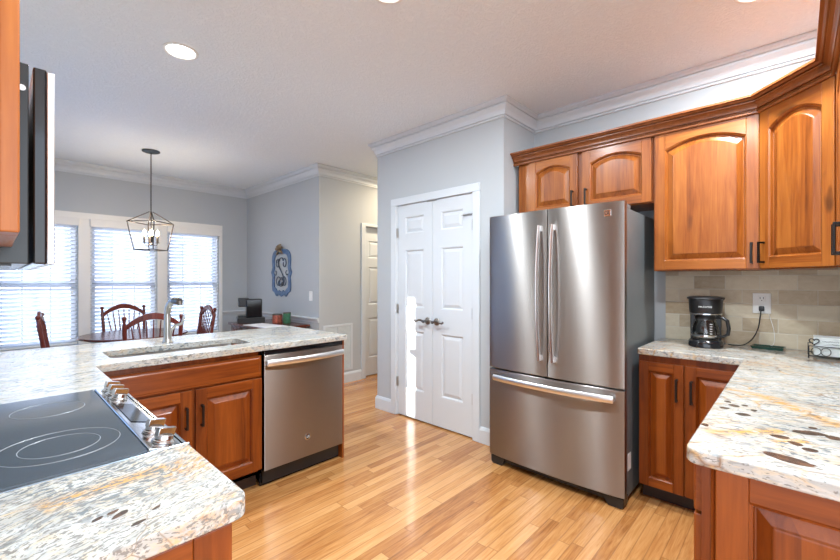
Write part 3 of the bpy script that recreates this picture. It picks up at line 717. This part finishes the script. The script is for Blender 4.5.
B(.345, .385, .0130, .0165, 1.690, 1.730).build('badge', M['chrome'], r, bevel=.002)
ring = [(.358 + .008 * math.cos(t_), .0125, 1.710 + .010 * math.sin(t_)) for t_ in [2 * PI * k / 12 for k in range(12)]]
MB().tube(ring, .0012, 6, closed=True).tube([(.370, .0125, 1.720), (.370, .0125, 1.702), (.379, .0125, 1.702)], .0014, 6).build('badge_mark', M['black'], r)

# ---------------------------------------------------------------- dishwasher
r = root('dishwasher', (1.462, 2.438, 0), 0, 'stainless steel dishwasher with a curved bar handle, under the counter end', 'dishwasher')
B(-.290, .290, .04, .60, .02, .868).build('body', M['black'], r)
o = B(-.297, .299, .0, .045, .113, .842).build('door', M['steel_dw'], r, bevel=.004)
B(-.297, .299, .002, .045, .846, .872).build('control_strip', M['gloss_black'], r, bevel=.002)
pts = [(-.285 + .575 * k / 16, -.012 - .038 * math.sin(PI * (.05 + .9 * k / 16)) ** .8, .795) for k in range(17)]
MB().tube(pts, .020, 10, flat=(.55, 1.05)).box(-.29, -.268, -.018, .004, .782, .808).box(.270, .292, -.018, .004, .782, .808).build('handle', M['handle'], o, smooth=True)
MB().lathe([(.020, .001), (.020, -.003), (.016, -.004), (.0155, -.0025), (.001, -.0025)], (.008, 0, .247), 'y', 24).build('badge', M['chrome'], o, smooth=True)
MB().lathe([(.015, -.0024), (.015, -.0030), (.001, -.0030)], (.008, 0, .247), 'y', 24).build('badge_disc', M['black'], o)
text_mesh('badge_letters', 'GE', .017, M['white_plastic'], r, Matrix.Translation((.008, -.0034, .247)) @ Matrix.Rotation(PI / 2, 4, 'X'), shear=.2)
B(-.297, .299, .060, .08, .0, .108).build('toe_kick', M['gloss_black'], r)

# ---------------------------------------------------------------- range (slide-in), local x -> +Y, y -> -X, front y=0 at X=.335
r = root('kitchen_range', (.335, 1.484, 0), PI / 2, 'slide-in electric range with black glass cooktop and front knobs', 'range')
B(-.376, .376, .03, .655, .02, .905).build('body', M['black'], r)
B(-.376, .376, -.012, .03, .22, .80).build('oven_door', M['steel_dw'], r, bevel=.004)
MB().tube([(-.33, -.045, .74), (.33, -.045, .74)], .011, 10).box(-.33, -.31, -.045, -.01, .733, .747).box(.31, .33, -.045, -.01, .733, .747).build('oven_handle', M['chrome'], r, smooth=True)
B(-.376, .376, -.006, .03, .05, .20).build('drawer_front', M['steel_dw'], r, bevel=.004)
slabp = rounded([(-.380, .088), (.380, .088), (.380, .655), (-.380, .655)], [.004] * 4)
MB().prism(slabp, 'z', .905, .921).build('cooktop', M['glasstop'], r, bevel=.002)
fr = [(-.381, -.002), (.381, -.002), (.381, .66), (-.381, .66)]
MB().prism([(-.381, .002), (.381, .002), (.381, .088), (-.381, .088)], 'z', .893, .905).box(-.383, -.377, .0, .66, .893, .9165).box(.377, .383, .0, .66, .893, .9165).box(-.381, .381, -.004, .012, .868, .905).build('trim_frame', M['range_trim'], r, bevel=.004, bseg=3)
# sloping control panel
MB().prism([(.086, .922), (.082, .9235), (.004, .902), (-.004, .880), (.0, .868), (.086, .868)], 'x', -.376, .376).build('control_panel', M['chrome'], r, bevel=.002)
MB().prism([(.070, .9212), (.020, .9075), (.020, .9085), (.070, .9222)], 'x', -.12, .12).build('display', M['gloss_black'], r)
tilt = Matrix.Rotation(math.radians(15), 4, 'X')
for kx in (-.325, -.235, .20, .275, .34)[:5]:
    q = MB().lathe([(.026, 0), (.026, .004), (.021, .008), (.020, .018), (.018, .020), (.001, .020)], (0, 0, 0), 'z', 24)
    q.prism([(-.006, -.023), (.006, -.023), (.0075, .023), (-.0075, .023)], 'z', .016, .036)
    o = q.build('knob', M['chrome'], r, bevel=.0015, smooth=True); o.matrix_local = Matrix.Translation((kx, .045, .9135)) @ tilt @ Matrix.Rotation(.35, 4, 'Z')
for cx_, cy_, rad in ((-.190, .225, .115), (-.19, .225, .075), (.19, .22, .085), (-.19, .50, .085), (.19, .50, .115)):
    MB().tube([(cx_ + rad * math.cos(2 * PI * k / 64), cy_ + rad * math.sin(2 * PI * k / 64), .9212) for k in range(64)], .0009, 4, closed=True).build('burner_ring', M['ring'], r)

# ---------------------------------------------------------------- microwave (local as range)
r = root('microwave', (.083, 1.484, 1.352), PI / 2, 'black over-range microwave with a steel front edge', 'microwave')
B(-.378, .378, .036, .405, .0, .395).build('body', plain('microwave_side', (.03, .034, .036), .25, .3), r, bevel=.002)
B(-.379, -.377, .05, .09, .15, .26).build('side_clip', M['gloss_black'], r)
o = B(-.3785, .3785, .010, .030, .0, .393).build('door', M['gloss_black'], r, bevel=.003)
B(-.3785, .3785, -.002, .010, .0, .390).build('door_face', M['handle'], o, bevel=.002)
MB().lathe([(.006, 0), (.006, .003), (.001, .004)], (0, 0, 0), 'x', 12).build('screw', M['chrome'], r).location = (-.381, .046, .345)
q = MB()
for k in range(5): q.box(-.36, -.33, .06 + k * .03, .075 + k * .03, -.004, .002)
q.build('vent_grille', M['black'], r)

# ---------------------------------------------------------------- coffee maker
r = root('coffee_maker', (2.98, .402, .915), -PI / 2 + .12, 'black drip coffee maker with glass carafe on the counter by the refrigerator', 'coffee maker')
def ell(w_, d_, z, n=28, pw=2.6, cy=0):
    return [(w_ * math.copysign(abs(math.cos(t_)) ** (2 / pw), math.cos(t_)), cy + d_ * math.copysign(abs(math.sin(t_)) ** (2 / pw), math.sin(t_)), z) for t_ in [2 * PI * k / n for k in range(n)]]
q = MB().loops([ell(.084, .098, 0), ell(.088, .102, .004), ell(.088, .102, .030), ell(.082, .096, .040), ell(.078, .09, .044)], True, True); q.build('base', M['gloss_black'], r, smooth=True)
MB().lathe([(.066, .044), (.066, .0465), (.001, .0465)], (0, -.015, 0), 'z', 28).build('hot_plate', M['dknickel'], r)
q = MB().prism([(-.080, .050), (.080, .050), (.074, .094), (-.074, .094)], 'z', .038, .235); q.build('water_tank', M['black'], r, bevel=.006)
q = MB().loops([ell(.076, .09, .200), ell(.080, .094, .203), ell(.083, .098, .215), ell(.087, .102, .285), ell(.086, .100, .290)], True, True); q.build('brew_basket', M['black'], r, smooth=True)
MB().loops([ell(.0815, .0955, .197), ell(.0835, .098, .199), ell(.0835, .098, .204), ell(.0815, .0955, .206)], True, True).build('chrome_band', M['chrome'], r, smooth=True)
MB().loops([ell(.093, .106, .289), ell(.096, .108, .292), ell(.094, .106, .300), ell(.08, .092, .305)], True, True).build('lid', M['black'], r, smooth=True)
text_mesh('front_lettering', 'MR.COFFEE', .013, M['white_plastic'], r, Matrix.Translation((0, -.1015, .245)) @ Matrix.Rotation(PI / 2, 4, 'X'), extrude=.001)
ca = MB().lathe([(.050, .048), (.064, .052), (.068, .065), (.069, .09), (.064, .125), (.054, .155), (.050, .170), (.052, .178)], (0, -.018, 0), 'z', 28)
ca.f = ca.f[:-1]; ca.m = ca.m[:-1]
co = ca.build('carafe', M['carafe'], r, smooth=True)
MB().lathe([(.055, .168), (.056, .182), (.050, .192), (.001, .194)], (0, -.018, 0), 'z', 28).build('carafe_lid', M['black'], co, smooth=True)
MB().lathe([(.0700, .064), (.0705, .070), (.0700, .076), (.0690, .076), (.0690, .064)], (0, -.018, 0), 'z', 28).build('carafe_band', M['chrome'], co, smooth=True)
q = MB().tube([(.050, -.035, .178), (.085, -.045, .180), (.105, -.05, .165), (.112, -.052, .12), (.108, -.05, .085), (.085, -.042, .070), (.066, -.036, .072)], [.010, .011, .012, .012, .012, .010, .008], 10, flat=(.9, .8)); q.build('carafe_handle', M['black'], co, smooth=True)
q = MB()
for k in range(5): q.box(.022, .034, -.0885 + k * .0008, -.0865 + k * .0008, .085 + k * .014, .088 + k * .014)
q.build('level_marks', M['white_plastic'], co)
# outlet
ow_ = XW - .010
r = root('wall_outlet', (ow_, .150, 1.178), -PI / 2, 'white double outlet plate on the tiled backsplash', 'outlet')
B(-.043, .043, -.006, 0, -.062, .062).build('plate', M['white_plastic'], r, bevel=.003)
q = MB()
for zz in (-.028, .028): q.box(-.018, .018, -.009, -.005, zz - .018, zz + .018)
q.build('socket', M['white_plastic'], r, bevel=.003)
q = MB(); q.box(-.009, -.006, -.0098, -.008, .026, .038).box(.006, .009, -.0098, -.008, .026, .038).lathe([(.003, -.0098), (.001, -.0098)], (0, 0, .018), 'y', 8); q.build('slots', M['black'], r)
# power cord of the coffee maker as its own thing following the counter
pc = [(ow_ - .012, .150, 1.145), (ow_ - .045, .152, 1.135), (ow_ - .052, .155, 1.10), (ow_ - .048, .165, 1.03), (ow_ - .05, .19, .965), (ow_ - .07, .225, .928), (ow_ - .10, .265, .921), (3.095, .285, .922), (3.085, .300, .926)]
def smooth_path(P, n=6):
    P = [Vector(p) for p in P]; out = []
    for i in range(len(P) - 1):
        p0, p1, p2, p3 = P[max(i - 1, 0)], P[i], P[i + 1], P[min(i + 2, len(P) - 1)]
        for k in range(n):
            u = k / n; out.append(.5 * ((2 * p1) + (p2 - p0) * u + (2 * p0 - 5 * p1 + 4 * p2 - p3) * u * u + (3 * p1 - p0 - 3 * p2 + p3) * u ** 3))
    return out + [P[-1]]
r = root('power_cord', (ow_, .150, 1.15), 0, 'black power cord from the coffee maker plugged into the backsplash outlet', 'cord')
MB().tube([p - Vector((ow_, .150, 1.15)) for p in smooth_path(pc)], .0032, 8).build('cord', M['black'], r, smooth=True)
B(-.032, -.0102, -.013, .013, -.018, .012).build('plug', M['black'], r, bevel=.004)
pc = [(ow_ - .004, .118, 1.115), (ow_ - .012, .108, 1.08), (ow_ - .015, .095, 1.02), (ow_ - .02, .092, .96), (ow_ - .035, .10, .932), (3.15, .11, .934)]
o = MB().tube(smooth_path(pc), .0014, 6).build('thin_cable', M['white_plastic'], smooth=True); tag(o, 'thin pale cable hanging from the outlet to the green dish', 'cable')
o = root('green_dish', (3.12, .118, .915), -PI / 2 - .10, 'flat dark green glass dish lying on the counter below the outlet', 'dish')
MB().loops([[(x * s_, y * s_, z) for x, y in ((-.075, -.05), (.075, -.05), (.075, .05), (-.075, .05))] for s_, z in ((.90, 0), (1, .016), (.94, .016), (.88, .010))], True, True).build('dish_body', M['green_glass'], o)

# wire napkin holder
r = root('napkin_holder', (2.985, -.155, .915), -PI / 2 + .0, 'black scrolled wire holder with small heart, beside the right frame edge', 'napkin holder')
q = MB(); wv = .105; dp = .075
for z in (.012, .062): q.tube([(-wv, -dp, z), (wv, -dp, z), (wv, dp, z), (-wv, dp, z)], .0024, 6, closed=True)
for x in (-wv, wv):
    for y in (-dp, dp): q.tube([(x, y, 0), (x, y, .064)], .0026, 6)
for x in (-.078, -.042, .042, .078):
    q.tube([(x + .018 * math.cos(t_), -dp - .001, .036 + .020 * math.sin(t_)) for t_ in [2 * PI * k / 20 for k in range(20)]], .0018, 6, closed=True)
for k in range(5): q.tube([(-wv + .042 * (k + .5), -dp, .012), (-wv + .042 * (k + .5), dp, .012)], .0022, 6)
q.build('wire_frame', M['black'], r, smooth=True)
hp = []
for k in range(25):
    t_ = 2 * PI * k / 24; hp.append((-.085 + .0013 * 16 * math.sin(t_) ** 3 * .9, -dp + .004, .086 + .0011 * (13 * math.cos(t_) - 5 * math.cos(2 * t_) - 2 * math.cos(3 * t_) - math.cos(4 * t_))))
MB().tube(hp[:-1], .0028, 6, closed=True).build('heart', M['black'], r, smooth=True)
r = root('napkin_stack', (2.985, -.155, .9295), -PI / 2, 'stack of white printed napkins inside the black wire holder', 'napkins')
q = MB()
for k in range(12): q.box(-.085, .10, -.068, .068, k * .0078, k * .0078 + .0068)
q.build('napkins', M['napkin'], r, bevel=.002)
q = MB()
for ln, (xa, xb, z) in enumerate(((-.055, .05, .074), (-.02, .045, .060))):
    q.tube([(xa + (xb - xa) * k / 40, -.0688, z + .0022 * math.sin(k * 1.9) + .001 * math.sin(k * .7)) for k in range(41)], .0007, 4)
q.build('printed_script', M['ink'], r)

# ---------------------------------------------------------------- dining area
r = root('dining_table', (1.015, 5.02, 0), 0, 'round dark wood dining table among the arched-back chairs', 'table')
MB().lathe([(.40, .73), (.44, .735), (.465, .742), (.47, .75), (.465, .762), (.001, .762)], (0, 0, 0), 'z', 48).build('tabletop', M['dark_wood'], r, smooth=True)
MB().lathe([(.06, .10), (.08, .14), (.045, .2), (.04, .3), (.065, .42), (.05, .52), (.035, .60), (.08, .70), (.10, .73)], (0, 0, 0), 'z', 20).build('pedestal', M['chair_wood'], r, smooth=True)
for k in range(4):
    a = PI / 4 + k * PI / 2; c, s = math.cos(a), math.sin(a)
    MB().tube([(c * .04, s * .04, .16), (c * .15, s * .15, .12), (c * .28, s * .28, .05), (c * .36, s * .36, .022)], [.03, .028, .024, .022], 10).build('foot', M['chair_wood'], r, smooth=True)
def make_chair():
    r = root('dining_chair', (0, 0, 0)); m = M['chair_wood']
    MB().loops([[(x, y, z) for x, y in rounded([(-.20 * s_, -.21 * s_), (.20 * s_, -.21 * s_), (.185 * s_, .20 * s_), (-.185 * s_, .20 * s_)], [.04] * 4, 4)] for s_, z in ((.93, .43), (1.04, .438), (1.04, .452), (.98, .462), (.8, .456))], True, True).build('seat', m, r, smooth=True)
    for sx_ in (-1, 1):
        for sy in (-1, 1):
            a = Vector((sx_ * .15, sy * .15, .435)); b = Vector((sx_ * .20, sy * .21, 0)); P_ = [a + (b - a) * u for u in (0, .15, .3, .5, .7, .8, .9, 1)]
            MB().tube(P_, [.014, .018, .014, .02, .018, .012, .015, .011], 8).build('leg', m, r, smooth=True)
    st = MB().tube([(-.175, -.18, .2), (-.175, .185, .2)], .009, 6).tube([(.175, -.18, .2), (.175, .185, .2)], .009, 6).tube([(-.175, 0, .2), (.175, 0, .2)], .010, 6); st.build('stretcher', m, r)
    for sx_ in (-1, 1):
        P_ = [(sx_ * .185, .175, .45), (sx_ * .192, .195, .58), (sx_ * .20, .222, .78), (sx_ * .205, .243, .93), (sx_ * .206, .248, .965)]
        q = MB().tube(P_, [.017, .018, .016, .017, .010], 10); q.lathe([(.008, -.02), (.016, -.012), (.010, -.004), (.014, 0), (.019, .013), (.015, .027), (.004, .034)], (sx_ * .2065, .250, .982), 'z', 12); q.build('back_post', m, r, smooth=True)
    n = 16; L = []
    for k in range(n + 1):
        u = k / n; x = -.198 + .396 * u; z = .915 + .095 * math.sin(PI * u) ** .85; y = .238 + .018 * math.sin(PI * u); hh = .022 + .006 * math.sin(PI * u)
        L.append([(x, y - .010, z - hh), (x, y + .010, z - hh), (x, y + .010, z + hh), (x, y - .010, z + hh)])
    MB().loops(L, True, True).build('crest_rail', m, r, bevel=.003)
    for k in range(7):
        u = (k - 3) / 3; xb, xt = .085 * u, .158 * u; zt_ = .90 + .085 * math.sin(PI * (xt + .198) / .396) ** .85 - .01
        MB().tube([(xb, .172, .455), ((xb + xt) / 2, .200, .68), (xt, .245, zt_)], [.0065, .008, .005], 6).build('spindle', m, r, smooth=True)
    return r
c0 = make_chair(); g = 'arched-back dining chairs around the round table'
spots = [((1.075, 5.60), 0.06, 'wooden spindle-back chair on the window side of the round table'),
         ((.975, 4.29), PI - .12, 'wooden spindle-back chair nearest the sink, its back towards us behind the faucet'),
         ((1.415, 4.87), -PI / 2, 'wooden spindle-back chair on the right of the table, seen edge-on'),
         ((.53, 4.92), PI / 2 - .12, 'wooden spindle-back chair on the left of the table, seen edge-on below the microwave')]
for i, ((x, y), a, lab) in enumerate(spots):
    c = c0 if i == 0 else copy_tree(c0)
    c.location = (x, y, 0); c.rotation_euler = (0, 0, a); tag(c, lab, 'chair', g)

# lantern
r = root('hanging_lantern', (1.166, 5.10, 1.645), PI / 4 - .1, 'open dark metal cage lantern with candle bulbs hanging over the dining table', 'chandelier')
q = MB(); sh, bt, ap, sz = .150, .108, .415, .295
q2 = [(-1, -1), (1, -1), (1, 1), (-1, 1)]
for i, (a, b) in enumerate(q2):
    a2, b2 = q2[(i + 1) % 4]
    q.tube([(a * sh, b * sh, sz), (a2 * sh, b2 * sh, sz)], .0055, 6).tube([(a * bt, b * bt, 0), (a2 * bt, b2 * bt, 0)], .0055, 6)
    q.tube([(a * sh, b * sh, sz), (a * bt, b * bt, 0)], .0055, 6).tube([(a * sh, b * sh, sz), (a * .01, b * .01, ap)], .0055, 6)
q.build('cage', M['brown_metal'], r)
q = MB().tube([(0, 0, ap), (0, 0, .07)], .005, 8).lathe([(.012, 0), (.022, .01), (.012, .02), (.005, .03)], (0, 0, .05), 'z', 12)
for k in range(4):
    a = PI / 4 + k * PI / 2; c, s = math.cos(a), math.sin(a); q.tube([(0, 0, .065), (c * .03, s * .03, .05), (c * .052, s * .052, .052), (c * .06, s * .06, .08)], .004, 6)
    q.lathe([(.004, -.004), (.018, 0), (.018, .004), (.004, .004)], (c * .06, s * .06, .08), 'z', 12)
q.build('arm_cluster', M['brown_metal'], r, smooth=True)
for k in range(4):
    a = PI / 4 + k * PI / 2; c, s = math.cos(a) * .06, math.sin(a) * .06
    MB().lathe([(.010, .084), (.010, .150)], (c, s, 0), 'z', 12).build('candle_sleeve', M['brown_metal'], r)
    MB().lathe([(.006, .150), (.014, .165), (.017, .178), (.013, .195), (.005, .212), (.001, .222)], (c, s, 0), 'z', 14).build('bulb', M['bulb'], r, smooth=True)
q = MB(); zc = ap; n = 0; top = H - 1.645 - .035
while zc < top:
    pts = [(.007 * math.cos(t_), 0, zc + .014 + .016 * math.sin(t_)) if n % 2 else (0, .007 * math.cos(t_), zc + .014 + .016 * math.sin(t_)) for t_ in [2 * PI * k / 10 for k in range(10)]]
    q.tube(pts, .0026, 5, closed=True); zc += .0245; n += 1
q.build('chain', M['brown_metal'], r)
MB().lathe([(.006, -.035), (.012, -.026), (.066, -.018), (.084, -.010), (.084, -.0005)], (0, 0, H - 1.645), 'z', 28).build('canopy', M['iron'], r, smooth=True)
ll = bpy.data.lights.new('lantern_glow', 'POINT'); ll.energy = 14; ll.color = (1, .82, .62); ll.shadow_soft_size = .06
lo_ = bpy.data.objects.new('lantern_glow', ll); COL.objects.link(lo_); lo_.location = (0, 0, .20); lo_.parent = r

# downlights
def can(x, y, lab, power=CAN_POWER, col=(.84, .93, 1)):
    r = root('recessed_light', (x, y, H), 0, lab, 'ceiling light', 'recessed ceiling lights')
    MB().lathe([(.095, 0), (.095, -.006), (.082, -.009), (.074, -.003), (.074, 0)], (0, 0, 0), 'z', 32).build('trim_ring', M['white_plastic'], r, smooth=True)
    MB().lathe([(.074, -.001), (.072, -.005), (.001, -.006)], (0, 0, 0), 'z', 32).build('lens', M['can_lens'], r)
    l = bpy.data.lights.new('downlight_lamp', 'AREA'); l.shape = 'DISK'; l.size = .14; l.energy = power; l.color = col
    o = bpy.data.objects.new('downlight_lamp', l); COL.objects.link(o); o.location = (0, 0, -.012); o.parent = r
    return r
can(.782, 2.739, 'lit round recessed light in the ceiling, upper left of the view')
can(1.30, 1.43, 'lit recessed light at the top edge of the view, mid ceiling')
can(2.515, .13, 'lit recessed light near the wall cabinet crown, at the top right edge')
can(.9, .3, 'added recessed light in the ceiling above the camera, out of frame')  # unseen extra lamp, added to light the kitchen
can(4.0, 3.68, 'warm recessed light in the hallway ceiling behind the pantry', HALL_POWER, (1, .80, .55))

# monogram sign on the dining wall (local x right = -Y, front -y)
r = root('monogram_sign', (XM - .002, 5.145, 1.425), -PI / 2, 'blue scalloped wooden monogram sign hanging on the grey dining wall', 'wall sign')
def plaque(sc, n=96):
    P_ = []
    for k in range(n):
        t_ = 2 * PI * k / n; c, s = math.cos(t_), math.sin(t_)
        x = .27 * math.copysign(abs(c) ** .45, c); z = .315 * math.copysign(abs(s) ** .55, s)
        wv = 1 + .07 * math.cos(2 * t_) * 0
        x *= 1 - .13 * math.exp(-((z) / .13) ** 2) * 1.0 + (.17 * math.exp(-(z / .035) ** 2))
        if s < -.5: z -= .018 * math.cos(x * 2 * PI / .13)
        P_.append((x * sc, z * sc if sc == 1 else z * (sc + .05)))
    return P_
out, inn = plaque(1), plaque(.76)
L = [[(x, y, z) for x, z in lp] for lp, y in ((out, 0), (out, -.014), (inn, -.014), (inn, 0))]; L.append(L[0])
MB().loops(L).build('frame', M['blue'], r)
q = MB()
def spiral(cx, cz_, r0, a0, a1, sc=1, n=26, y=-.010):
    return [(cx + r0 * (1 - .55 * k / n) * math.cos(a0 + (a1 - a0) * k / n) * sc, y, cz_ + r0 * 1.2 * (1 - .55 * k / n) * math.sin(a0 + (a1 - a0) * k / n)) for k in range(n + 1)]
S_ = smooth_path([(.07, -.01, .16), (.02, -.01, .20), (-.05, -.01, .18), (-.075, -.01, .12), (-.03, -.01, .05), (.04, -.01, -.03), (.08, -.01, -.10), (.05, -.01, -.17), (-.02, -.01, -.19), (-.07, -.01, -.15), (-.05, -.01, -.11)])
q.tube(S_, .010, 6, flat=(1, .5))
q.tube(spiral(-.09, .12, .06, .6, 6.5), .007, 6).tube(spiral(.09, .12, .06, 2.5, -3.6), .007, 6)
q.tube(spiral(-.08, -.13, .065, .3, 6.6), .007, 6).tube(spiral(.085, -.13, .065, 2.8, -3.5), .007, 6)
q.tube(spiral(0, -.13, .055, 0, 6.2), .007, 6).tube(spiral(-.155, 0, .035, -2.6, 2), .006, 6).tube(spiral(.155, 0, .035, 5.7, 1.2), .006, 6)
q.build('scroll_letters', M['scroll'], r, smooth=True)
q = MB()
for a in (.5, 2.6, 1.2, 2.0, 3.7, 5.7):
    P_ = [(.0, -.02, .30)] + [(.0 + .085 * u * math.cos(a + .35 * math.sin(PI * u)), -.03 - .02 * math.sin(PI * u), .30 + .085 * u * math.sin(a + .35 * math.sin(PI * u))) for u in (.3, .6, .85, 1)]
    q.tube(P_, [.012, .022, .028, .022, .010], 8, flat=(.9, .5))
q.ball((0, -.03, .30), .022); q.build('bow', M['burlap'], r, smooth=True)

# light switch, return air vent
r = root('light_switch', (XM, 4.408, 1.12), -PI / 2, 'white light switch plate at the end of the dining wall', 'switch')
B(-.036, .036, -.006, 0, -.060, .060).build('plate', M['white_plastic'], r, bevel=.003); B(-.012, .012, -.012, -.005, -.028, .028).build('rocker', M['white_plastic'], r, bevel=.002)
r = root('return_air_vent', (2.985, YH, .157), 0, 'large white return air grille low on the hallway wall', 'vent')
q = MB().box(-.225, .225, -.008, 0, 0, .03).box(-.225, .225, -.008, 0, .57, .60).box(-.225, -.19, -.008, 0, .03, .57).box(.19, .225, -.008, 0, .03, .57).box(-.012, .012, -.008, 0, .03, .57); q.build('frame', M['trim'], r, bevel=.002)
q = MB()
for k in range(34):
    z = .034 + k * .0158; q.prism([(-.006, z), (-.001, z + .011), (.0, z + .011), (-.005, z)], 'x', -.19, .19)
q.build('louvres', plain('grey_louvres', (.60, .64, .64), .5), r)

# sideboard and what stands on it
r = root('sideboard_table', (2.385, 4.89, 0), 0, 'dark reddish wood side table against the dining wall', 'table')
B(-.30, .30, -.50, .50, .745, .77).build('tabletop', M['dark_wood'], r, bevel=.004)
B(-.27, .27, -.47, .47, .65, .745).build('apron', M['dark_wood'], r, bevel=.002)
for sx_ in (-1, 1):
    for sy in (-1, 1): MB().lathe([(.014, 0), (.018, .05), (.015, .1), (.024, .3), (.02, .5), (.026, .62), (.026, .66)], (sx_ * .255, sy * .455, 0), 'z', 12).build('leg', M['dark_wood'], r, smooth=True)
B(-.29, .29, -.49, .49, .17, .19).build('lower_shelf', M['dark_wood'], r)
r = root('coffee_pod_drawer', (2.29, 5.18, .771), -PI / 2 - .35, 'black pod storage drawer under the black brewer on the side table', 'drawer')
B(-.17, .17, -.16, .16, 0, .07).build('drawer_box', M['black'], r, bevel=.004); B(-.155, .155, -.165, -.158, .012, .058).build('drawer_front', M['gloss_black'], r, bevel=.002)
r = root('pod_coffee_brewer', (2.29, 5.18, .842), -PI / 2 - .35, 'black single-serve coffee brewer standing on the side table', 'coffee brewer')
B(-.085, .125, -.06, .13, 0, .235).build('water_tank', M['gloss_black'], r, bevel=.01); B(-.125, .09, -.15, -.02, .135, .245).build('brew_head', M['black'], r, bevel=.012); B(-.09, .08, -.15, .0, 0, .02).build('drip_tray', M['black'], r, bevel=.004)
r = root('red_tin', (2.50, 4.87, .771), 0, 'small red and white tin on the side table, left of the green one', 'tin')
MB().lathe([(.058, 0), (.060, .003), (.060, .095), (.058, .097)], (0, 0, 0), 'z', 24).build('tin_body', M['red_tin'], r, smooth=True); MB().lathe([(.062, .097), (.062, .112), (.058, .114), (.001, .114)], (0, 0, 0), 'z', 24).build('lid', M['dknickel'], r, smooth=True)
r = root('green_tin', (2.545, 4.71, .771), 0, 'dark green tin on the side table near its right end', 'tin')
MB().lathe([(.045, 0), (.047, .003), (.047, .125), (.045, .127)], (0, 0, 0), 'z', 24).build('tin_body', M['green_tin'], r, smooth=True); MB().lathe([(.049, .127), (.049, .140), (.001, .142)], (0, 0, 0), 'z', 24).build('lid', M['dknickel'], r, smooth=True)
o = MB().box(-.16, .10, -.30, .24, 0, .006).build('newspaper', M['paper'], bevel=.001); o.location = (2.25, 4.66, .771); o.rotation_euler = (0, 0, .12)
tag(o, 'white sheets of paper lying on the front of the side table', 'papers')
